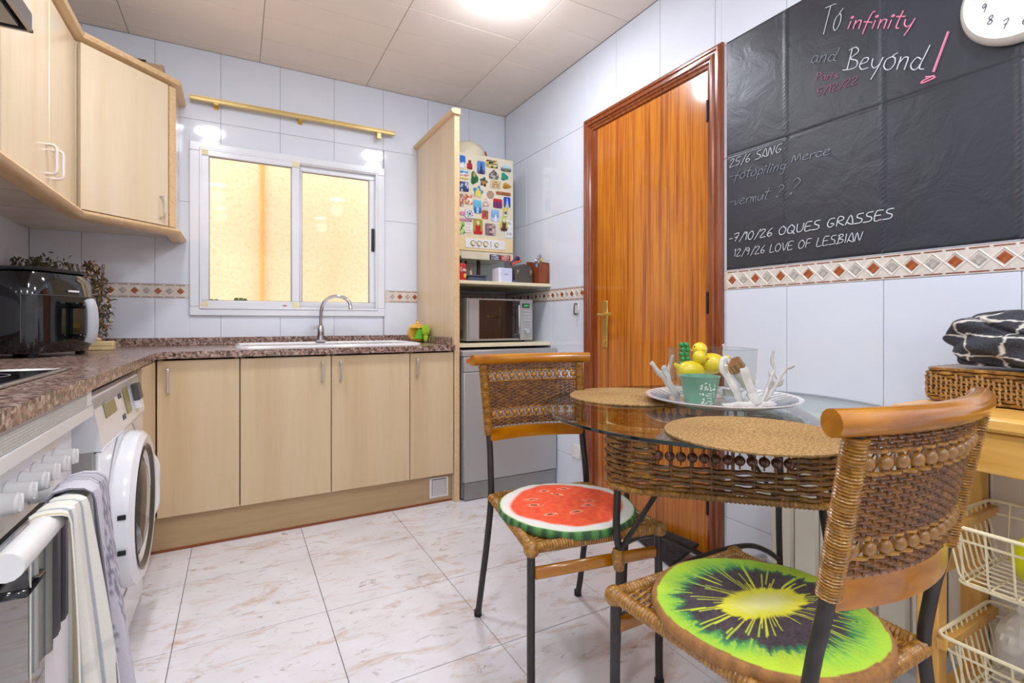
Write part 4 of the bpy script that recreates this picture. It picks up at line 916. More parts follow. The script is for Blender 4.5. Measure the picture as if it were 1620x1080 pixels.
MG = [
 (1.232, 1.991, .041, .072, 'rect', 'scene', ['#2f6fc4', '#d9dde4', '#e9eef4', '#b9c8e0'], 'magnet with a blue sky over white houses, top left corner of the boiler'),
 (1.284, 1.98, .033, .053, 'bottle', 'figure', ['#a03a40', '#4a4f48', '#b02a34', '#8c1c28'], 'small red bottle-shaped magnet in the top row'),
 (1.363, 1.973, .052, .076, 'rect', 'tower', ['#5c84cc', '#29335c', '#5a6690'], 'blue magnet with a tall dark tower silhouette'),
 (1.44, 2.007, .077, .046, 'rect', 'patch', ['#c9b84a', '#2c2a26', '#8a7a58', '#e0dac0'], 'black and yellow street scene magnet, top row right of centre'),
 (1.542, 1.997, .070, .046, 'house', 'scene', ['#b9d3e0', '#54626a', '#7a7a48', '#8a94a0'], 'arched grey magnet with a small roof, top right corner'),
 (1.241, 1.913, .062, .053, 'rect', 'stripe', ['#d8c24a', '#e9e6e2', '#c98a84', '#e9e6e2', '#4a8ac4', '#bcd8ec'], 'pale beach magnet with coloured rows, second at the left edge'),
 (1.315, 1.899, .048, .076, 'blob', 'figure', ['#2a7a40', '#d98a60', '#20603a', '#1c5a34'], 'green magnet of a small round-faced figure'),
 (1.381, 1.885, .046, .052, 'star', 'figure', ['#2c6a5c', '#3a2a24', '#b07a4a', '#2a241e'], 'dark green and brown guitar-shaped magnet'),
 (1.453, 1.942, .064, .055, 'house', 'patch', ['#6a6460', '#b9b2ac', '#3a3836', '#8f8a86'], 'grey castle-shaped magnet under the street scene'),
 (1.53, 1.937, .048, .046, 'blob', 'figure', ['#1f8a86', '#2aa0a0', '#3a9a60', '#146a70'], 'teal rounded magnet at the right edge'),
 (1.244, 1.837, .062, .057, 'rect', 'patch', ['#3c4a78', '#8f9ac0', '#c9cede', '#28305a'], 'dark blue mosaic magnet at the left edge'),
 (1.341, 1.815, .060, .066, 'star', 'figure', ['#2a8ac4', '#e6d24a', '#e6d24a', '#d9cf8a'], 'blue and yellow sun-shaped magnet'),
 (1.429, 1.809, .047, .047, 'round', 'rosette', ['#c9a890', '#9a8070'], 'round brown clay magnet in the middle'),
 (1.467, 1.878, .074, .045, 'rect', 'text', ['#dcc99a', '#8a5a3a'], 'cream note-like magnet with brown writing'),
 (1.546, 1.879, .056, .034, 'blob', 'figure', ['#b98a24', '#c99a2c', '#a87a20', '#8a6418'], 'golden animal-shaped magnet at the right edge'),
 (1.523, 1.827, .100, .019, 'rect', 'stripe', ['#7a4a34', '#d07a3a', '#8a5a4a'], 'long narrow orange and brown magnet'),
 (1.225, 1.751, .030, .075, 'rect', 'patch', ['#c84a2a', '#8a8a86', '#e0d8cc', '#5a6268'], 'narrow red and grey magnet at the left edge'),
 (1.276, 1.763, .052, .062, 'rect', 'patch', ['#d9a07a', '#e9e0d0', '#b9502c', '#e6d8b8'], 'cream magnet with orange figures on a small base'),
 (1.337, 1.722, .052, .078, 'rect', 'scene', ['#6ab4d4', '#2a6aa0', '#a8c8e8', '#4a7ab8'], 'tall light blue sea magnet below the sun magnet'),
 (1.395, 1.748, .039, .063, 'house', 'stripe', ['#d8d0cc', '#b06a64', '#e0dad6', '#c49a94'], 'pale pointed pagoda-like magnet'),
 (1.481, 1.758, .060, .056, 'rect', 'vstripe', ['#2a3a80', '#a82a3c', '#c8282e', '#e0b020'], 'red and navy square magnet right of centre'),
 (1.55, 1.773, .046, .064, 'rect', 'tower', ['#2a4ac0', '#b8c8d8', '#3a6a50'], 'deep blue magnet with a pale tower, right edge'),
 (1.232, 1.669, .030, .020, 'rect', 'text', ['#d8789a', '#e8b8c8'], 'small pink label magnet at the left edge'),
 (1.282, 1.67, .056, .052, 'rect', 'rosette', ['#34384a', '#d6d8dc'], 'black and white rosette tile magnet'),
 (1.251, 1.629, .086, .012, 'rect', 'text', ['#b06a84', '#d8a8b8'], 'thin mauve strip magnet'),
 (1.228, 1.577, .040, .068, 'rect', 'patch', ['#a8c84a', '#3a5a2a', '#dce8b8', '#6a9a34'], 'lime green patterned magnet at lower left'),
 (1.341, 1.596, .060, .092, 'rect', 'figure', ['#a89a3a', '#e0d0b0', '#b82a2c', '#c8282e'], 'tall red, gold and white folk figure magnet'),
 (1.39, 1.677, .041, .051, 'rect', 'patch', ['#c8402a', '#2a5a70', '#d8642a'], 'small red and teal magnet in the middle'),
 (1.463, 1.679, .053, .070, 'rect', 'scene', ['#8ab0dc', '#b8c8e8', '#e0e6f0', '#7a98d0'], 'pale blue winter scene magnet'),
 (1.429, 1.585, .072, .072, 'rect', 'patch', ['#8a6a74', '#c8b0a8', '#5a4a5a', '#a88a80'], 'brownish crowd picture magnet, bottom middle'),
 (1.536, 1.706, .028, .048, 'rect', 'figure', ['#e0c23a', '#d8d8d4', '#3a6ab0', '#e0d8b8'], 'small yellow and blue label magnet on the right'),
 (1.562, 1.603, .055, .112, 'rect', 'text', ['#e9e6e2', '#b8b8b4'], 'white calendar magnet at lower right'),
 (1.525, 1.630, .046, .086, 'bottle', 'figure', ['#c8d02a', '#e2e0dc', '#6a3040', '#5a2a38'], 'lime and maroon bottle-opener magnet over the calendar'),
 (1.459, 1.408, .070, .036, 'rect', 'text', ['#3c4254', '#d8dae0'], 'dark navy label magnet on the boiler flap'),
 (1.535, 1.408, .070, .036, 'rect', 'text', ['#b8342c', '#ecdcd8'], 'red label magnet on the boiler flap'),
 (1.275, 1.585, .050, .060, 'rect', 'text', ['#e4e0d8', '#c8c4bc'], 'plain white note magnet at lower left')]
for k, (x, z, w, h, shp, kind, pal, lb) in enumerate(MG):
    w, h = w*1.06, h*1.06
    yb = BY-.0003 if z > 1.45 else BY-.0043
    if 'bottle-opener' in lb or 'small yellow and blue label' in lb: yb -= .0042
    if 'rosette tile' in lb: yb -= .004
    th_ = .0035; rn = random.Random(k)
    OL = outline(shp); mb = MB(); cols = []; fn = paint(kind, pal, k*3+1); R = 6; n = len(OL)
    for ri in range(R+1):
        for (c, s_) in OL:
            q = ri/R; px, pz = x+c*q*w/2, z+s_*q*h/2; mb.v.append((px, yb-th_, pz)); cols.append(fn((c*q+1)/2*12-.5, (s_*q+1)/2*12-.5, 12, 12))
    for ri in range(R):
        for i in range(n): j = (i+1) % n; mb.f.append((ri*n+i, ri*n+j, (ri+1)*n+j, (ri+1)*n+i))
    o_ = R*n
    for (c, s_) in OL: mb.v.append((x+c*w/2, yb, z+s_*h/2)); cols.append(rc(hx(pal[0]), .7))
    for i in range(n): j = (i+1) % n; mb.f.append((o_+i, o_+j, o_+n+j, o_+n+i))
    o = single('fridge_magnet', mb, 'painted', (x, yb, z), lb, 'magnet', 'souvenir magnets on the boiler', cols=cols, recalc=False, smooth=False)
# plate leaning on top of boiler
bp = thing('decorative_bowl', (1.30, 3.08, BZB), 'cream glazed bowl lying upside down on top of the boiler', 'bowl')
part('bowl', MB().lathe([(0, .122), (.06, .116), (.100, .094), (.124, .060), (.133, .028), (.134, .003), (.127, .003)], (1.335, 3.07, BZB+.001), 36), 'ceramic_cream', bp)
m = MB()
for i in range(34):
    h_ = random.uniform(.006, .066); a_ = random.uniform(-.75, .05); rr_ = .134 if h_ < .03 else .134-.0115*((h_-.03)/.036); m.sphere((1.335+rr_*cos(a_), 3.07+rr_*sin(a_), BZB+.001+h_), random.uniform(.005, .009), 6, 4)
part('flower_relief', m, 'flower_brown', bp, 'brown flower relief at the rim', kind='stuff')
# things on the upper shelf
SZ = 1.2285
cn = thing('drinks_can', (1.166, 2.76, SZ), 'red tin with white letters at the left end of the upper shelf', 'tin')
part('body', MB().lathe([(0, 0), (.030, 0), (.032, .004), (.032, .102), (.028, .108), (0, .108)], (1.166, 2.76, SZ), 24), 'red_plastic', cn)
m = MB(); write_pts = []
def xz_write(mb, text, x0, z0, x1, h, y, r):
    adv = sum(G[c][1] for c in text)-.1; k = (x1-x0)/adv; cur = 0
    for c in text:
        for s in G[c][0]:
            pts = [(x0+(cur+px)*k, y, z0+pz*h) for px, pz in s]; mb.tube(pts, r, 4)
        cur += G[c][1]
xz_write(m, 'Lae', 1.150, SZ+.062, 1.184, .024, 2.7268, .0022); part('lettering', m, 'ceramic_white', cn, kind='stuff', recalc=False)
part('emblem', MB().sphere((1.178, 2.732, SZ+.035), .012, 8, 6, (1, .5, 1.2)), 'print_yellow', cn)
gc = thing('green_bag', (1.150, 2.86, SZ), 'dark green upright cone-shaped holder behind the red tin', 'holder')
part('body', MB().prism([(1.120, SZ), (1.178, SZ), (1.174, SZ+.12), (1.163, SZ+.245), (1.135, SZ+.245)], 2.82, 2.88, 'y'), 'green_felt', gc)
bb = thing('blue_case', (1.290, 2.83, SZ), 'low slate-blue case lying on the upper shelf', 'case')
part('case', MB().box(1.225, 1.352, 2.79, 2.89, SZ, SZ+.040, .008), 'box_blue', bb); part('lid', MB().box(1.222, 1.355, 2.787, 2.893, SZ+.0405, SZ+.050, .004), 'box_blue', bb)
m = MB()
sf = thing('small_figurine', (1.322, 2.97, SZ), 'small pale bottle figurine behind the slate-blue case', 'figurine'); part('body', MB().lathe([(0, 0), (.018, 0), (.02, .04), (.008, .07), (.008, .095), (0, .10)], (1.322, 2.97, SZ), 16), 'cream_plastic', sf); part('cap', MB().lathe([(0, 0), (.010, 0), (.010, .014), (0, .014)], (1.322, 2.97, SZ+.0955), 12), 'gold_lid', sf)
wbx = thing('white_box', (1.43, 2.72, SZ), 'small white cube box at the middle of the upper shelf', 'box')
part('carton', MB().box(1.375, 1.466, 2.675, 2.765, SZ, SZ+.088, .002), 'box_white', wbx); part('front_label', MB().box(1.389, 1.465, 2.6742, 2.6748, SZ+.003, SZ+.085), 'box_face', wbx); part('print', MB().box(1.412, 1.437, 2.6735, 2.6741, SZ+.048, SZ+.053), 'ink_soft', wbx)
single('eraser', MB().box(1.452, 1.478, 2.640, 2.655, SZ, SZ+.013, .002), 'box_blue', (1.465, 2.647, SZ), 'tiny blue and violet eraser in front of the white box', 'eraser')
cs = thing('dark_case', (1.560, 2.74, SZ), 'dark brown arched case with metal clasps on the upper shelf', 'case')
part('body', MB().prism([(1.492, SZ), (1.618, SZ), (1.620, SZ+.085), (1.600, SZ+.108), (1.560, SZ+.122), (1.520, SZ+.108), (1.490, SZ+.085)], 2.69, 2.79, 'y'), 'case_brown', cs)
m = MB()
for x in (1.512, 1.606): m.box(x-.008, x+.008, 2.685, 2.690, SZ+.065, SZ+.085, .001); m.box(x-.010, x+.002, 2.684, 2.690, SZ+.055, SZ+.062, .001)
part('clasp', m, 'buckle', cs)
sc_ = thing('craft_scissors', (1.545, 2.76, SZ+.125), 'orange and purple craft tool lying on the dark arched case', 'tool')
m = MB().tube(bez([(1.497, 2.735, SZ+.118), (1.520, 2.735, SZ+.134), (1.545, 2.735, SZ+.138), (1.558, 2.735, SZ+.150)], 5), .0055, 7); part('blade', m, 'tape_orange', sc_)
m = MB().tube(bez([(1.505, 2.76, SZ+.122), (1.530, 2.76, SZ+.150), (1.552, 2.76, SZ+.168), (1.566, 2.76, SZ+.140)], 5), .011, 8); part('grip', m, 'toy_purple', sc_)
rb = thing('wooden_organiser', (1.668, 2.72, SZ), 'reddish wooden box at the right end of the upper shelf', 'box')
m = MB(); m.box(1.632, 1.638, 2.635, 2.80, SZ, SZ+.125); m.prism([(2.635, SZ), (2.80, SZ), (2.80, SZ+.16), (2.635, SZ+.130)], 1.700, 1.706, 'x'); m.box(1.638, 1.700, 2.635, 2.641, SZ, SZ+.125); m.box(1.638, 1.700, 2.794, 2.80, SZ, SZ+.15); m.box(1.638, 1.700, 2.641, 2.794, SZ, SZ+.006)
part('box', m, 'red_box_wood', rb, smooth=False)
for (nm, x, z, mt, lb, r) in (('toy_blue', 1.645, .112, 'toy_blue', 'light blue plastic toy hanging out of the wooden box', .017), ('toy_y', 1.668, .150, 'toy_yellow', 'small yellow plastic piece in the wooden box', .009)):
    o = single('plastic_toy', MB().sphere((x, 2.66, SZ+z), r, 12, 8, (1.25, .6, 1)).tube([(x, 2.66, SZ+z), (x+.01, 2.68, SZ+z-.05), (x+.012, 2.69, SZ+.008)], .004, 6), mt, (x, 2.66, SZ+z), lb, 'toy')
m = MB()
for i in range(26):
    a = random.uniform(0, 6.28); x = 1.655+random.random()*.045; z = SZ+.13+random.random()*.07*(x-1.62)/.08; r = random.uniform(.006, .012)
    m.tube([(x+r*cos(q*pi/5), 2.72+random.uniform(-.001, .001)+.02*sin(a), z+r*sin(q*pi/5)) for q in range(10)], .0011, 4, closed=True)
m.tube(bez([(1.655, 2.72, SZ+.02), (1.66, 2.72, SZ+.12), (1.70, 2.72, SZ+.19)], 5), .002, 5)
single('wire_bundle', m, 'chrome', (1.675, 2.72, SZ+.01), 'tangle of silver wire loops rising from the wooden box', 'wire')
# towel hook and socket on the right wall
hk = thing('towel_hook', (XR, 2.355, 1.07), 'white square towel hook on the tiles left of the door', 'hook')
part('plate', MB().box(XR-.010, XR-.0005, 2.325, 2.385, 1.040, 1.095, .004), 'white_plastic', hk); part('hook', MB().tube(bez([(XR-.008, 2.335, 1.092), (XR-.03, 2.33, 1.094), (XR-.034, 2.33, 1.065), (XR-.03, 2.335, 1.038), (XR-.008, 2.345, 1.036)], 5), .004, 7), 'dark_grey', hk)
so = thing('wall_socket', (XR, 2.355, .25), 'white wall socket low on the tiles left of the door', 'socket')
part('plate', MB().box(XR-.008, XR-.0005, 2.315, 2.395, .21, .29, .004), 'outlet_white', so); part('well', MB().lathe([(.020, -.0085), (.018, -.004), (0, -.004)], (XR, 2.355, .25), 20, 'x'), 'mid_grey', so)
# ------------------------------------------------------------------ radiator (aluminium columns)
ra = thing('radiator', (1.66, .70, .10), 'cream column radiator on the right wall behind the table', 'radiator')
for k in range(11):
    y1 = 1.106-k*.083; part('column', MB().box(1.632, 1.702, y1-.0805, y1, .100, .690, .008), 'radiator_white', ra)
part('header', MB().box(1.650, 1.690, 1.106-11*.083, 1.104, .13, .66), 'rubber_black', ra)
m = MB().tube([(1.66, 1.106, .145), (1.66, 1.150, .145)], .010, 10); m.tube([(1.66, 1.145, .145), (1.66, 1.145, .01)], .008, 8); part('pipe', m, 'white_plastic', ra)
part('valve', MB().tube([(1.655, 1.145, .146), (1.605, 1.145, .150), (1.590, 1.145, .151)], .016, 14), 'chrome', ra, 'chrome valve at its left end')
# black fringed draught mat by the door
fm = thing('draught_excluder', (1.62, 1.65, 0), 'dark folded fringed cloth on the floor along the door', 'draught excluder')
m = MB()
for k in range(16):
    t_ = k/15; x0 = 1.685-.015*t_; p0 = (x0, 2.05-.02*t_, .028-.016*t_); p1 = (1.655-.16*t_, 1.44-.01*t_, .075-.058*t_); p1 = (1.680-.15*t_, 1.46, .065-.05*t_)
    m.tube(bez([p0, ((p0[0]+p1[0])/2, (p0[1]+p1[1])/2, (p0[2]+p1[2])/2+.004*sin(k)), p1], 6), .0075, 6)
part('fold', m, 'dark_cloth', fm, kind='stuff')
# ------------------------------------------------------------------ glass table
TC = (1.213, .991); TZ = .745; AC = Vector((1.203, 1.008)); AD = Vector((.722, -.692)); AN = Vector((.692, .722)); AH = .275; RR = .09
tb = thing('glass_table', (TC[0], TC[1], 0), 'round glass-topped table on a woven cane and iron frame', 'table')
m = MB().lathe([(0, TZ-.008), (.4945, TZ-.008), (.4945, TZ), (0, TZ)], (TC[0], TC[1], 0), 96); 
gt = part('glass_top', m, 'table_glass', tb)
part('glass_edge', MB().lathe([(.4943, TZ-.0082), (.4955, TZ-.007), (.4955, TZ-.001), (.4943, TZ+.0002)], (TC[0], TC[1], 0), 128), 'glass_rim', gt, 'dark green polished edge')
PERI = 4*(2*AH-2*RR)+2*pi*RR
def ap(s, off=0.0):
    """point on the rounded square; s in metres, starts mid side facing the camera"""
    s = s % PERI; L = 2*AH-2*RR; q = pi*RR/2; seg = L+q; k = int(s//seg); r = s-k*seg
    d = [AD, AN, -AD, -AN][k]; n_ = [-AN, AD, AN, -AD][k]
    c0 = AC+n_*(AH-RR)-d*(AH-RR)
    if r < L: p = AC+n_*(AH+off)-d*(AH-RR)+d*r; return p, n_
    a = (r-L)/RR; c = AC+n_*(AH-RR)+d*(AH-RR); nn = n_*cos(a)+d*sin(a); return c+nn*(RR+off), nn
zb0, zt0 = .565, .722
SEG = (2*AH-2*RR)+pi*RR/2; LL = 2*AH-2*RR
rowz = [zb0+.020+k*.0125 for k in range(11)]; gap = (.640, .686)
wv = MB(); NS = 44
for ri, z in enumerate(rowz):
    full = not (gap[0] < z < gap[1]); N = NS*4
    def pt(i):
        s = PERI*i/N; ph = i*NS*2*pi/N/2+ri*pi; p, n_ = ap(s, .0045*cos(ph)); return (p.x, p.y, z+.0012*sin(i*1.7+ri))
    rf = lambda t, ri=ri: .0058
    if full: wv.tube([pt(i) for i in range(N)], rf, 6, closed=True, flat=1.0)
    else:
        for side in range(4):
            a = side*SEG+LL-.04; b = (side+1)*SEG+.04; ia, ib = int(a/PERI*N), int(b/PERI*N)+1; wv.tube([pt(i) for i in range(ia, ib)], rf, 6)
part('weave', wv, 'cane_table', tb, kind='stuff')
sp_ = MB()
for k in range(NS):
    p, n_ = ap(PERI*(k+.5)/NS); sp_.tube([(p.x, p.y, zb0+.01), (p.x, p.y, zt0)], .0042, 6)
part('spoke', sp_, 'cane_dark', tb, kind='stuff')
bmb = MB(); NW = 420
for z, r in ((zb0+.006, .009), (zt0, .007)):
    N = NW*2; bmb.tube([(ap(PERI*i/N)[0].x, ap(PERI*i/N)[0].y, z) for i in range(N)], lambda t, r=r: r*(1+.14*cos(t*NW*pi*1.0)), 7, closed=True)
part('binding', bmb, 'cane_wrap', tb, kind='stuff')
be = mesh('bead', MB().sphere((0, 0, 0), .0125, 14, 10), 'bead_dark')
for side in range(4):
    for k in range(12):
        s = side*SEG+.045-.005+k*(LL-.08)/11; p, n_ = ap(s); inst('bead', be, (p.x, p.y, .663), tb)
mst = MB()
for side in range(4):
    for k in range(12):
        s = side*SEG+.04+k*(LL-.08)/11; p, n_ = ap(s); mst.tube([(p.x, p.y, .643), (p.x, p.y, .690)], .0022, 5)
part('bead_stem', mst, 'cane_dark', tb, kind='stuff')
cnr = [AC-AD*(AH-.03)-AN*(AH-.03), AC+AD*(AH-.03)-AN*(AH-.03), AC+AD*(AH-.03)+AN*(AH-.03), AC-AD*(AH-.03)+AN*(AH-.03)]
sidedir = [AD, AN, -AD, -AN]
for k, c in enumerate(cnr):
    o = (c-AC).normalized()
    pth = bez([(c.x, c.y, .715), (c.x, c.y, .57), (c.x+o.x*.004, c.y+o.y*.004, .46), (c.x-o.x*.006, c.y-o.y*.006, .38), (c.x, c.y, .2), (c.x+o.x*.012, c.y+o.y*.012, .004)], 6)
    lg = part('leg', MB().tube(pth, .0095, 10), 'iron', tb)
    d = sidedir[k]; e = Vector((c.x, c.y))+d*.105
    part('brace', MB().tube([(c.x, c.y, .395), (e.x, e.y, .575)], .0065, 8, flat=1.4), 'iron', lg)
    if k == 0: part('wrap', MB().tube([(c.x-o.x*.005, c.y-o.y*.005, .355), (c.x-o.x*.004, c.y-o.y*.004, .37), (c.x, c.y, .395), (c.x+.002, c.y, .408)], lambda t: .013+.004*sin(t*pi), 12), 'cane_wrap', lg)
for k in (0, 1):
    a, b = cnr[k], cnr[k+2]; mm = AC
    pth = bez([(a.x, a.y, .215), (a.x*.8+mm.x*.2, a.y*.8+mm.y*.2, .262), (a.x*.5+mm.x*.5, a.y*.5+mm.y*.5, .302), (mm.x, mm.y, .315-.012*k), (b.x*.5+mm.x*.5, b.y*.5+mm.y*.5, .302), (b.x*.8+mm.x*.2, b.y*.8+mm.y*.2, .262), (b.x, b.y, .215)], 6)
    part('stretcher', MB().tube(pth, .008, 8), 'iron', tb)
# placemats
def placemat(c, r, lab):
    m = MB(); N = 150; turns = int(r/.0058)
    for k in range(turns):
        rr = r-.003-k*.0058
        if rr < .004: break
        n = max(10, int(rr*420)); m.tube([(c[0]+rr*cos(2*pi*i/n), c[1]+rr*sin(2*pi*i/n), TZ+.0035+.0006*((i+k) % 2)) for i in range(n)], lambda t: .0034, 5, closed=True)
    o = single('placemat', m, 'seagrass', (c[0], c[1], TZ), lab, 'placemat', 'round seagrass placemats on the glass table'); return o
placemat((1.125, 1.262), .190, 'round seagrass placemat on the far side of the glass table, partly under the plate')
placemat((.985, .705), .186, 'round seagrass placemat on the near side of the glass table by the kiwi chair')
# ------------------------------------------------------------------ plate with centrepiece
RV = Vector((.8771, -.4802)); FV = Vector((.4802, .8771)); PC = Vector((1.247, 1.000)); PZ = TZ+.0085
def L3(r, f, z): q = PC+RV*r+FV*f; return (q.x, q.y, PZ+z)
sp = thing('serving_plate', (PC.x, PC.y, TZ), 'large white patterned oval plate holding the centrepiece on the glass table', 'plate')
part('dish', MB().lathe([(0, .002), (.10, .002), (.135, .006), (.205, .024), (.213, .028), (.213, .031), (.205, .030), (.135, .012), (.10, .008), (0, .008)], (PC.x, PC.y, TZ+.0005), 72), 'ceramic_white', sp)
m = MB()
for k in range(44):
    a = 2*pi*k/44; pts = [(PC.x+r*cos(a+t_), PC.y+r*sin(a+t_), TZ+.0135+(r-.135)/.07*.0185) for r, t_ in ((.145, 0), (.165, .05), (.185, .02), (.200, -.03))]
    m.tube(bez(pts, 3), .0010, 4)
part('relief', m, 'ink_soft', sp, 'grey swirling relief lines', kind='stuff', recalc=False)
gv = thing('glass_bowl', L3(-.02, .015, 0), 'clear round-cornered glass bowl in the middle of the plate', 'bowl')
def gr(z, r): q = L3(-.02, .02, z); return [(q[0]+p[0], q[1]+p[1], PZ+z) for p in [(RV.x*a+FV.x*b, RV.y*a+FV.y*b) for a, b in rrect(-r, r, -r*.72, r*.72, r*.35)]]
m = MB(); loft(m, [gr(.002, .05), gr(.004, .095), gr(.02, .105), gr(.08, .110), gr(.158, .113)], False); m2 = MB(); part('wall', m, 'vase_glass', gv)
part('rim', MB().tube([tuple(p) for p in gr(.158, .113)], .0013, 6, closed=True), 'vase_glass', gv)
def duck(c, s, ang, lab):
    th = thing('toy_duck', c, lab, 'duck', 'yellow ducks in the glass bowl')
    R_ = Matrix.Rotation(ang, 3, 'Z'); P_ = lambda x, y, z: tuple(Vector(c)+R_ @ Vector((x*s, y*s, z*s)))
    b = MB(); b.sphere(P_(0, 0, .030), .032*s, 16, 12, (1.35, 1, .95), R_); b.tube([P_(-.03, 0, .035), P_(-.05, 0, .052)], lambda t: (.014-.010*t)*s, 8)
    part('body', b, 'lemon', th); part('head', MB().sphere(P_(.030, 0, .070), .021*s, 14, 10), 'lemon', th)
    part('beak', MB().sphere(P_(.052, 0, .066), .009*s, 10, 6, (1.3, 1.1, .5), R_), 'orange_beak', th)
    for sg in (-1, 1): part('eye', MB().sphere(P_(.043, .012*sg, .078), .003*s, 6, 5), 'rubber_black', th)
duck(L3(-.085, .015, .062), 1.0, atan2(RV.y, RV.x)+.2, 'yellow toy duck behind the green cup, beak to the right')
duck(L3(-.012, .045, .080), 1.05, atan2(RV.y, RV.x)+2.8, 'larger yellow toy duck higher up in the glass bowl')
gp = thing('green_clip', L3(-.096, .03, .09), 'bright green plastic clip standing above the toy ducks', 'clip')
for dx in (-.009, .006):
    b = MB()
    for k in range(7): q = L3(-.096+dx+(.003 if k % 2 else 0), .03, .085+k*.014); b.sphere(q, .0085, 8, 6, (1.1, .9, 1.0))
    part('prong', b, 'plastic_green', gp)
cu = thing('green_cup', L3(-.098, -.095, 0), 'tapered sage green cup with a white botanical print at the front of the plate', 'cup')
q = L3(-.098, -.095, 0); CR = [(0, .002), (.034, .002), (.036, .006), (.052, .086), (.054, .090), (.050, .090), (.047, .080), (0, .075)]
part('body', MB().lathe(CR, (q[0], q[1], PZ+.000), 36), 'cup_green', cu)
m = MB(); rn = random.Random(4)
for i in range(95):
    u_, z = rn.uniform(-.35, .60), rn.uniform(.008, .072)
    if .05 < u_ < .45 and .028 < z < .055: continue
    a = atan2(-FV.y, -FV.x)+u_; r = .0363+(z-.006)*.2+.0006; c = Vector((q[0]+r*cos(a), q[1]+r*sin(a), PZ+z)); t1 = Vector((-sin(a), cos(a), 0)); t2 = Vector((0, 0, 1)); w_ = rn.uniform(0, 6.28); d = t1*cos(w_)+t2*sin(w_); e = t1*-sin(w_)+t2*cos(w_); nn = Vector((cos(a), sin(a), 0))*.0005
    m.add([c+nn, c+d*.003+e*.0014+nn, c+d*.0065+nn, c+d*.003-e*.0014+nn], [(0, 1, 2, 3)])
for k in range(3):
    z = .034+k*.006; a0 = atan2(-FV.y, -FV.x)+.10; m.tube([(q[0]+(.0368+(z-.006)*.2)*cos(a0+t_*.3), q[1]+(.0368+(z-.006)*.2)*sin(a0+t_*.3), PZ+z) for t_ in (0, .5, 1)], .0008, 4)
part('print', m, 'print_white', cu, kind='stuff', recalc=False)
gj = thing('glass_jar', L3(.055, .0, .04), 'small tilted glass jar with a bronze lid in the bowl', 'jar')
ax0, ax1, ax2 = Vector(L3(.085, .0, .055)), Vector(L3(.045, -.01, .100)), Vector(L3(.028, -.012, .120))
part('body', MB().tube([ax0, ax0.lerp(ax1, .1), ax1], .023, 16), 'candle_wax', gj); part('lid', MB().tube([ax1, ax2], .025, 18), 'gold_lid', gj)
def stick(pts, r0, r1, lab, k):
    rn = random.Random(k); P_ = bez([L3(*p) for p in pts], 5); P_ = [p+Vector((rn.gauss(0, .0015), rn.gauss(0, .0015), rn.gauss(0, .0015))) for p in P_]
    n = len(P_); rs = [((r0*(1-i/(n-1))+r1*i/(n-1))*rn.uniform(.8, 1.2)) for i in range(n)]
    m = MB().tube(P_, lambda t: rs[int(round(t*(n-1)))], 6, flat=.6)
    mid = P_[n//2]; m.tube([mid, mid+Vector((rn.uniform(-.02, .02), rn.uniform(-.01, .01), .022))], lambda t: r1*.8*(1-.5*t), 5)
    single('driftwood_stick', m, 'driftwood', tuple(P_[0]), lab, 'driftwood', 'white driftwood sticks around the bowl')
stick([(-.125, .0, .020), (-.165, .01, .070), (-.205, .0, .118)], .009, .007, 'white driftwood stick leaning out furthest left of the plate', 1)
stick([(-.130, -.02, .010), (-.155, -.02, .060), (-.180, -.03, .112)], .011, .006, 'forked white driftwood stick just left of the green cup', 2)
stick([(.005, -.115, .010), (-.01, -.11, .06), (-.04, -.10, .118), (-.02, -.09, .135)], .013, .011, 'thick white driftwood piece at the front beside the green cup', 3)
stick([(.045, -.130, .008), (.030, -.125, .05), (.010, -.12, .11)], .018, .013, 'broad pale driftwood piece front centre of the plate', 4)
stick([(.055, -.120, .010), (.085, -.10, .05), (.105, -.09, .10), (.112, -.08, .155)], .009, .006, 'tall grey-edged driftwood stick right of centre', 5)
stick([(.060, -.110, .010), (.100, -.09, .04), (.140, -.08, .095), (.168, -.08, .118)], .010, .006, 'driftwood stick leaning furthest right', 6)
stick([(.075, -.09, .012), (.110, -.07, .055), (.150, -.06, .068)], .008, .009, 'short driftwood stick low on the right', 7)
stick([(.060, .09, .02), (.055, .10, .10), (.050, .10, .165)], .009, .006, 'driftwood stick standing at the back of the bowl', 8)
stick([(-.110, .09, .02), (-.125, .09, .08), (-.115, .08, .135)], .010, .007, 'driftwood stick behind the ducks at the left', 9)
stick([(-.05, -.125, .012), (.02, -.135, .014), (.09, -.12, .016)], .009, .008, 'driftwood piece lying flat along the plate front', 10)
gcd = thing('glass_candle_holder', L3(.0, -.065, 0), 'low clear glass candle holder behind the front driftwood', 'candle holder'); q = L3(.0, -.062, 0)
part('glass', MB().lathe([(.035, .002), (.038, .012), (.026, .024), (.030, .036), (.038, .052), (.036, .062)], (q[0], q[1], PZ), 28), 'vase_glass', gcd); part('candle', MB().lathe([(0, .03), (.020, .03), (.020, .05), (0, .052)], (q[0], q[1], PZ), 18), 'candle_wax', gcd)
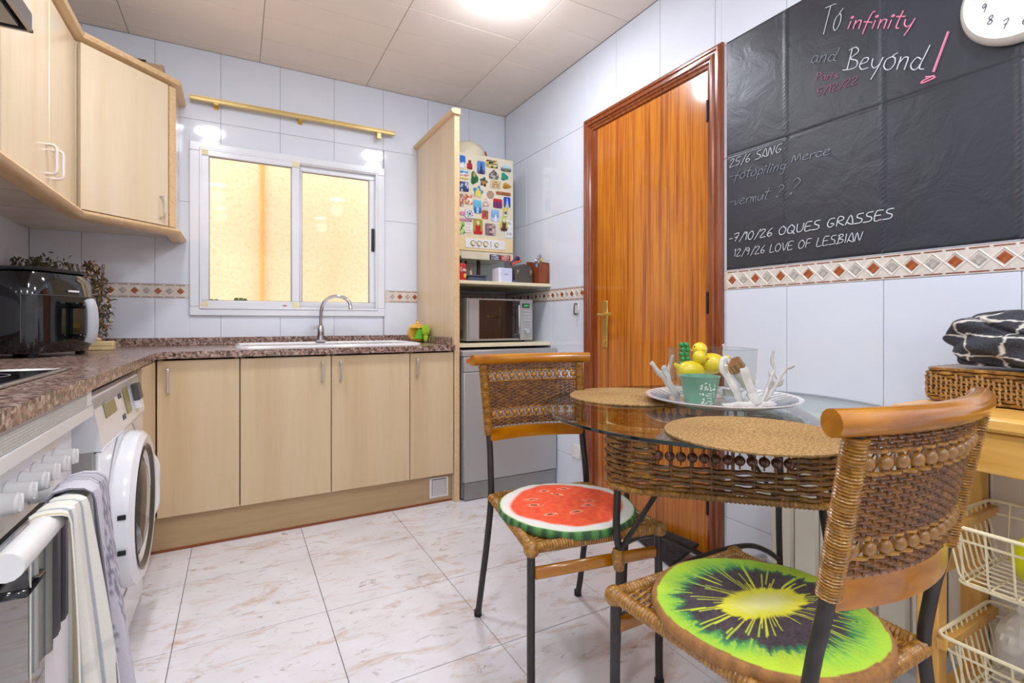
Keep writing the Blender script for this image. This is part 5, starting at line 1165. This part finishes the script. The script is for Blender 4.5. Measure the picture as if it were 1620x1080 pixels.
# ------------------------------------------------------------------ wicker chairs
def make_chair(lab):
    t = thing('wicker_chair', (0, 0, 0), lab, 'chair', 'wicker and iron chairs at the table')
    yb = lambda z: .190+.078*max(0, (z-.42)/.44)
    hw = lambda z: .169+.010*(z-.62)/.24
    for sx in (-1, 1):
        pth = bez([(sx*.188, .292, .004), (sx*.186, .262, .10), (sx*.179, .215, .28), (sx*.172, .196, .42), (sx*.170, .206, .52), (sx*hw(.62), yb(.62), .62), (sx*hw(.86), yb(.86), .86)], 6)
        lg = part('leg', MB().tube(pth, .0105, 10), 'iron', t, local=True); part('foot', MB().lathe([(0, 0), (.013, 0), (.013, .018), (0, .018)], (sx*.188, .292, 0.001), 12), 'rubber_black', lg, local=True)
        lg = part('leg', MB().tube([(sx*.187, -.187, .43), (sx*.188, -.188, .2), (sx*.188, -.190, .004)], .0105, 10), 'iron', t, local=True); part('foot', MB().lathe([(0, 0), (.013, 0), (.013, .018), (0, .018)], (sx*.188, -.190, 0.001), 12), 'rubber_black', lg, local=True)
        N = 190; pth = [(sx*hw(z), yb(z), z) for z in [.622+.223*i/N for i in range(N+1)]]
        part('wrapped_post', MB().tube(pth, lambda q: .0150*(1+.10*cos(q*N*pi*.52)), 10), 'cane_wrap', t, local=True)
        N = 200; part('seat_rail', MB().tube([(sx*(.187-.017*i/N), -.190+.385*i/N, .430) for i in range(N+1)], lambda q: .0135*(1+.10*cos(q*N*pi*.52)), 10), 'cane_wrap', t, local=True)
        part('corner_wrap', MB().sphere((sx*.187, -.190, .428), .021, 12, 8), 'cane_wrap', t, local=True)
    for y in (-.190, .195):
        N = 200; part('seat_rail', MB().tube([((-1+2*i/N)*(.187 if y < 0 else .170), y, .430) for i in range(N+1)], lambda q: .0135*(1+.10*cos(q*N*pi*.52)), 10), 'cane_wrap', t, local=True)
    bl = lambda u: .034*(1-u*u)
    tr = [(x*.217, yb(.862)-.012+.040*(1-x*x), .864) for x in [-1+i/12 for i in range(25)]]
    part('top_rail', MB().tube(tr, lambda q: .0185, 14), 'cane_pole', t, local=True)
    m = MB(); br = [(x*.168, yb(.62)+bl(x)-.004) for x in [-1+i/10 for i in range(21)]]; vs = []; fs = []
    for (x, y) in br: vs += [(x, y-.009, .602), (x, y+.009, .602), (x, y+.010, .628), (x, y+.006, .642), (x, y-.006, .642), (x, y-.010, .628)]
    for i in range(20):
        for k in range(6): l = (k+1) % 6; fs.append((i*6+k, i*6+l, (i+1)*6+l, (i+1)*6+k))
    fs += [(0, 1, 2, 3, 4, 5), tuple(range(120, 126))]; m.add(vs, fs); part('bottom_rail', m, 'cane_pole', t, local=True)
    # woven back
    def bp_(u, z, off=0):
        z = .852-(.852-z)*.90
        return (u*(hw(z)-.006), yb(z)+bl(u)*.9+off, z)
    NSP = 22; w = MB(); zs = []
    z = .626
    while z < .650: zs.append(z); z += .0062
    z = .686
    while z < .783: zs.append(z); z += .0062
    z = .822
    while z < .848: zs.append(z); z += .0062
    for ri, z in enumerate(zs):
        N = NSP*3; w.tube([bp_(-1+2*i/N, z, .0028*cos(i*pi/3+ri*pi)) for i in range(N+1)], .0026, 5, cap=False)
    part('woven_back', w, 'cane_dark', t, local=True, kind='stuff', recalc=False)
    w = MB()
    for k in range(1, NSP): u = -1+2*k/NSP; w.tube([bp_(u, zz) for zz in (.620, .655)], .0022, 5); w.tube([bp_(u, zz) for zz in (.680, .73, .787)], .0022, 5); w.tube([bp_(u, zz) for zz in (.816, .852)], .0022, 5)
    for za, zb_ in ((.652, .684), (.785, .820)):
        for k in range(24): u = -1+2*k/24; d_ = 2/24; w.tube([bp_(u, za), bp_(u+d_, zb_)], .0014, 4); w.tube([bp_(u, zb_), bp_(u+d_, za)], .0014, 4)
    part('lattice', w, 'cane_dark', t, local=True, kind='stuff', recalc=False)
    bm_ = mesh('bead', MB().sphere((0, 0, 0), .0105, 12, 8), 'bead_light')
    for z in (.668, .8025):
        for k in range(12): u = -.9+1.8*k/11; o = inst('bead', bm_, bp_(u, z), t)
    w = MB()
    for z in (.652, .684, .785, .820, .850): N = 60; w.tube([bp_(-1+2*i/N, z, .003*sin(i*1.2)) for i in range(N+1)], .0036, 6)
    part('braid', w, 'cane_wrap', t, local=True, kind='stuff', recalc=False)
    # woven seat
    w = MB(); NR = 50; NSS = 14
    for r_ in range(NR): y = -.178+.362*r_/(NR-1); N = NSS*3; w.tube([((-1+2*i/N)*(.179-.017*r_/(NR-1)), y, .429+.0030*cos(i*pi/3+r_*pi)) for i in range(N+1)], .0032, 5, cap=False)
    part('woven_seat', w, 'cane_wrap', t, local=True, kind='stuff', recalc=False)
    w = MB()
    for k in range(1, NSS): x = -.178+.356*k/NSS; w.tube([(x, -.182, .429), (x*.91, .188, .429)], .0028, 5)
    part('seat_spoke', w, 'cane_dark', t, local=True, kind='stuff')
    m = MB(); m.box(-.180, .180, -.196, -.180, .350, .382, .006); part('stretcher', m, 'cane_pole', t, local=True)
    return t
def copy_tree(o, parent=None):
    c = o.copy(); link(c)
    if parent: c.parent = parent
    for ch in list(o.children): copy_tree(ch, c)
    return c
chA = make_chair('wicker chair with the watermelon cushion, standing by the dishwasher')
chB = copy_tree(chA); chB['label'] = 'wicker chair with the kiwi cushion, nearest to the camera'
chA.location = (.854, 1.226, 0); chA.rotation_euler = (0, 0, radians(-9))
chB.location = (.868, .615, 0); chB.rotation_euler = (0, 0, radians(180))
# cushions painted per vertex
def cushion(name, c, R, z0, th, colf, lab, rot=0, wob=.0, side='#c88f3c'):
    NA, NR = 288, 84; vs = []; cols = []
    prof = []
    for j in range(NR+1):
        q = j/NR
        if q <= .88: rr = q/.88*.965; h = th*(1-.10*rr**4)+.004*(1-rr)
        else: a = (q-.88)/.12*pi; rr = .965+.035*sin(a); h = th*.45+th*.45*cos(a)
        prof.append((rr, h, q))
    for i in range(NA):
        a = 2*pi*i/NA; w_ = 1+wob*(sin(3*a+1)+.6*sin(5*a+.4)+.4*sin(9*a))
        for rr, h, q in prof:
            r = rr*R*w_; dz = .0022*noise.noise(Vector((r*cos(a)*26, r*sin(a)*26, c[0]*9)))
            vs.append((c[0]+r*cos(a), c[1]+r*sin(a), z0+h+dz*(q < .9))); cols.append(colf(rr if q <= .88 else 1.0, a-rot, q))
    fs = []
    n = NR+1
    for i in range(NA):
        k = (i+1) % NA
        for j in range(NR): fs.append((i*n+j, k*n+j, k*n+j+1, i*n+j+1))
    fs.append(tuple(i*n+NR for i in range(NA)))
    return single(name, MB().add(vs, fs), 'painted_fabric', (c[0], c[1], z0), lab, 'cushion', cols=cols)
def lerp(a, b, t): t = max(0, min(1, t)); return tuple(a[i]*(1-t)+b[i]*t for i in range(4))
MEL = dict(red=hx('#f03c08'), red2=hx('#f65a18'), pink=hx('#f2b79a'), white=hx('#e9e2dc'), lime=hx('#b9cf86'), g1=hx('#4f8a3c'), g2=hx('#234a24'), seed=hx('#3c1a2c'), mark=hx('#f4ad80'))
SEEDS = [(-.30, .50, .4), (-.12, .36, -.3), (-.50, .12, .1), (-.48, -.12, 0), (-.28, -.46, .1), (.10, -.36, .4), (.34, .05, -.2), (.30, -.12, 0), (.02, .62, .3)]
def melon(r, a, q):
    x, y = r*cos(a), r*sin(a); n1 = noise.noise(Vector((x*3, y*3, 3))); n2 = noise.noise(Vector((x*12, y*12, 9)))
    if q > .885: return lerp(MEL['g1'], MEL['g2'], .5+.9*sin(a*34+3*n2))
    if q > .87: return MEL['lime']
    e = .80+.05*n1+.03*sin(a*4)
    if r > e+.05: return lerp(MEL['white'], MEL['lime'], (r-.93)*8)
    if r > e: return lerp(MEL['red2'], MEL['white'], (r-e)/.05)
    c = lerp(MEL['red'], MEL['red2'], .5+n2)
    for sx, sy, an in SEEDS:
        dx, dy = x-sx, y-sy; u = dx*cos(an)+dy*sin(an); v = -dx*sin(an)+dy*cos(an)
        d = hypot(u/.045, v/.02)
        if d < 1: return MEL['seed']
        d2 = hypot(u/.13, v/.065)+.55*n2
        if d2 < .85 and noise.noise(Vector((x*30, y*30, 2))) > -.05: c = lerp(c, MEL['mark'], .75)
    return c
KI = dict(core=hx('#f2ee9a'), yel=hx('#e8e020'), lime=hx('#a9d42a'), lime2=hx('#7fc035'), green=hx('#2f8a4a'), dark=hx('#33222a'), skin=hx('#a8702c'), skin2=hx('#8a5a24'))
def kiwi(r, a, q):
    x, y = r*cos(a), r*sin(a); n2 = noise.noise(Vector((x*14, y*14, 5)))
    n_ang = noise.noise(Vector((cos(a)*7, sin(a)*7, 2))); n_f = noise.noise(Vector((cos(a)*19, sin(a)*19, 4))); n_ff = noise.noise(Vector((cos(a)*40, sin(a)*40, 8+r*1.6)))
    if q > .872 or r > .945+.012*sin(a*5): return lerp(KI['skin'], KI['skin2'], .5+n2)
    ce = 1/sqrt((cos(a)/.44)**2+(sin(a)/.20)**2)          # core ellipse radius
    ce *= 1+.18*n_ang; se = 1/sqrt((cos(a)/.80)**2+(sin(a)/.66)**2)*(1+.16*n_f+.08*n_ang)
    if r < ce*.92: return lerp(KI['core'], KI['yel'], (r/ce-.25)*1.5+.2*n2)
    if r < ce: return KI['yel']
    if r < se:
        t = (r-ce)/(se-ce); ray = n_ff+.45*n_f
        if ray > .24+.22*t: return lerp(KI['yel'], KI['lime'], t)
        if t < .10: return lerp(KI['yel'], KI['dark'], t/.10)
        if t > .84: return lerp(KI['dark'], KI['green'], (t-.84)/.16)
        return lerp(KI['dark'], (0.06, .03, .04, 1), .5+n2)
    t = (r-se)/max(.05, .94-se); ray = n_ff+.5*n_f+.5*n2
    c = lerp(KI['green'], KI['lime2'], t*2.2); c = lerp(c, KI['lime'], (t-.35)*1.8)
    if ray > .10: c = lerp(c, KI['lime'], .7)
    return lerp(c, hx('#c4dc20'), (noise.noise(Vector((x*2.2, y*2.2, 11)))+.1)*1.5)
cushion('seat_cushion', (.848, 1.215), .200, .4345, .026, melon, 'round watermelon-print cushion on the far wicker chair', rot=radians(-28.7), wob=.010)
cushion('seat_cushion', (.868, .602), .201, .4345, .026, kiwi, 'round kiwi-print cushion on the near wicker chair', rot=radians(-10), wob=.006)
# ------------------------------------------------------------------ pine trolley with wire baskets
TX0, TX1, TY0, TY1, TZT = 1.350, 1.614, -.10, .560, .800
tr_ = thing('kitchen_trolley', (1.52, .25, 0), 'pine kitchen trolley with wire baskets against the right wall', 'trolley')
part('top', MB().box(TX0-.022, 1.702, TY0-.03, TY1+.045, .768, TZT, .008), 'pine', tr_)
m = MB(); m.box(TX0, TX0+.020, TY0+.04, TY1-.04, .680, .764, .002); part('front_apron', m, 'pine', tr_); part('back_apron', MB().box(TX1-.020, TX1, TY0+.04, TY1-.04, .680, .764, .002), 'pine', tr_)
for y in (TY0, TY1-.022): part('side_apron', MB().box(TX0+.04, TX1-.04, y, y+.022, .680, .764, .002), 'pine', tr_)
for x in (TX0, TX1-.042):
    for y in (TY0, TY1-.042): part('leg', MB().box(x, x+.042, y, y+.042, .001, .766, .003), 'pine_upright', tr_)
RZ = [.560, .315]
for z in RZ:
    for y, sg in ((TY1-.042, -1), (TY0+.042, 1)):
        a, b = (y-.020, y) if sg < 0 else (y, y+.02); part('runner', MB().box(TX0-.012, TX1-.005, a, b, z-.034, z-.012, .002), 'pine', tr_)
for z in (.44, .14):
    for y in (TY0+.012, TY1-.034): part('cross_rail', MB().box(TX0+.042, TX1-.042, y, y+.022, z-.02, z+.02, .002), 'pine', tr_)
def basket(z, lab):
    b = thing('wire_basket', (1.52, .23, z-.14), lab, 'basket', 'cream wire baskets in the trolley'); y0, y1 = TY0+.058, TY1-.058; x0, x1 = TX0-.018, TX1-.010
    rim = [(p[0], p[1], z) for p in rrect(x0, x1, y0-.012, y1+.012, .02, 4)]
    part('rim', MB().tube(rim, .0042, 8, closed=True), 'cream_wire', b); ya, yb_ = y0+.014, y1-.014; xa, xb = x0+.022, x1-.022; zb = z-.125
    part('base_ring', MB().tube([(p[0], p[1], zb) for p in rrect(xa, xb, ya, yb_, .02, 4)], .003, 6, closed=True), 'cream_wire', b)
    w = MB(); ny = 13
    for k in range(ny): y = ya+.012+(yb_-ya-.024)*k/(ny-1); w.tube([(x0+.003, y, z), (xa-.002, y, zb+.015), (xa+.01, y, zb), (xb-.01, y, zb), (xb+.002, y, zb+.015), (x1-.003, y, z)], .0022, 5)
    nx = 9
    for k in range(nx):
        x = xa+.012+(xb-xa-.024)*k/(nx-1); w.tube([(x, y0-.010, z), (x, ya, zb+.015), (x, ya+.01, zb), (x, yb_-.01, zb), (x, yb_, zb+.015), (x, y1+.010, z)], .0022, 5)
    w.tube([(p[0], p[1], z-.028) for p in rrect(x0+.006, x1-.006, y0-.004, y1+.004, .02, 4)], .0028, 6, closed=True)
    part('wires', w, 'cream_wire', b, kind='stuff', recalc=False); return b
basket(RZ[0], 'upper cream wire basket holding the yellow ball'); basket(RZ[1], 'lower cream wire basket holding a brown box and a plastic bag')
m = MB().sphere((1.445, .370, RZ[0]-.125+.062), .058, 24, 16); yb_all = single('yellow_ball', m, 'ball_yellow', (1.445, .37, RZ[0]-.12), 'bright yellow ball in the upper wire basket', 'ball')
m = MB(); loft(m, [[(p[0], p[1], zz) for p in rrect(1.372+k, 1.535-k, .215+k, .375-k, .03-k*.5)] for zz, k in ((RZ[1]-.121, .008), (RZ[1]-.08, .002), (RZ[1]-.035, 0), (RZ[1]-.025, .006))])
bx_ = thing('brown_box', (1.455, .295, RZ[1]-.121), 'brown rounded wooden box in the lower wire basket', 'box'); part('box', m, 'brown_box_wood', bx_)
part('lid_line', MB().tube([(p[0], p[1], RZ[1]-.050) for p in rrect(1.3725, 1.5345, .2155, .3745, .03)], .0012, 4, closed=True), 'door_casing', bx_)
def bagf(u, v): a = 2*pi*u; r = .055*sin(pi*min(.999, max(.001, v)))**.6*(1+.22*noise.noise(Vector((cos(a)*3, sin(a)*3, v*5)))); return (1.535+r*cos(a), .435+r*sin(a)*.8, RZ[1]-.118+.15*v)
pb = thing('plastic_bag', (1.535, .435, RZ[1]-.12), 'crumpled whitish plastic bag in the lower wire basket', 'bag'); part('bag', MB().grid(bagf, 32, 20, True), 'candle_wax', pb); part('knot', MB().sphere((1.535, .435, RZ[1]+.034), .014, 10, 8, (1.4, .8, 1)), 'candle_wax', pb)
# wicker tray box on the trolley
wx0, wx1, wy0, wy1, wz0, wz1 = 1.480, 1.690, .10, .592, TZT+.001, TZT+.083
wk = thing('wicker_box', (1.585, .35, TZT), 'rectangular golden wicker box on top of the trolley', 'basket')
ww = MB(); ws_ = MB(); per = rrect(wx0, wx1, wy0, wy1, .015, 3)
def perpt(s, off):
    L = [(Vector(per[(i+1) % len(per)])-Vector(per[i])).length for i in range(len(per))]; T_ = sum(L); s = (s % 1)*T_; i = 0
    while s > L[i]: s -= L[i]; i += 1
    a, b = Vector(per[i]), Vector(per[(i+1) % len(per)]); d = (b-a).normalized(); p = a+d*s; return p+Vector((d.y, -d.x))*off
NB = 72
for r_ in range(9):
    z = wz0+.006+r_*.0088; N = NB*4; pts = [perpt(i/N, .0028*cos(i*pi/4+(r_ % 2)*pi)) for i in range(N)]; ww.tube([(p.x, p.y, z) for p in pts], .0040, 6, closed=True)
part('weave', ww, 'cane_basket', wk, kind='stuff', recalc=False)
for k in range(NB*2):
    p = perpt((k+.5)/(NB*2), .004); zz = wz0+.004+(k % 3)*.020
    for q in range(3):
        z0_ = wz0+.004+((k*7+q*9) % 27)/27*.05; ws_.tube([(p.x, p.y, z0_), (p.x-.001, p.y+.002, z0_+.017)], .0026, 5)
part('stitch', ws_, 'seagrass', wk, kind='stuff', recalc=False)
part('lid', MB().box(wx0+.006, wx1-.006, wy0+.006, wy1-.006, wz1-.010, wz1-.002), 'cane_basket', wk)
# patterned cloth bundle on top
def navy(x, y):
    n_ = noise.noise(Vector((x*5, y*5, 0)))*.08
    g = min(abs(((x+n_) % .72)-.36), abs(((y+n_*1.3+.1) % .75)-.37))
    return hx('#dcd6cc') if g < .034 else (hx('#24242f') if noise.noise(Vector((x*40, y*40, 3))) > 0 else hx('#1f1f29'))
def clf(cx, cy, cz, lx, ly, lz, seed, fold):
    NU, NV = 240, 130; vs = []; cols = []
    for i in range(NU):
        a = 2*pi*i/NU
        for j in range(NV+1):
            b = -pi/2+pi*j/NV; cb = abs(cos(b))**.55; p = Vector((cos(a)*cb, sin(a)*cb, sin(b)))
            w_ = 1+fold*noise.noise(p*1.7+Vector((seed, 0, 0)))+fold*.25*noise.noise(p*3.2+Vector((0, seed, 0)))
            crease = .10*max(0, 1-abs(sin(a*1.5+b*2.0+seed))*5)
            q = (cx+p.x*lx*(w_-crease), cy+p.y*ly*(w_-crease), max(cz-lz*.72, cz+p.z*lz*(w_-crease))); vs.append(q)
            cols.append(navy(a/.9+.35*noise.noise(p*1.6), b/.85+.30*noise.noise(p*1.4+Vector((5, 0, 0)))))
    n = NV+1; fs = []
    for i in range(NU):
        k = (i+1) % NU
        for j in range(NV): fs.append((i*n+j, k*n+j, k*n+j+1, i*n+j+1))
    return MB().add(vs, fs), cols
cmb, ccol = clf(1.572, .395, wz1+.056, .100, .180, .070, 4.2, .26)
single('folded_cloth', cmb, 'painted_fabric', (1.58, .37, wz1), 'bundled dark navy cloth with white grid lines on the wicker box', 'cloth', cols=ccol)
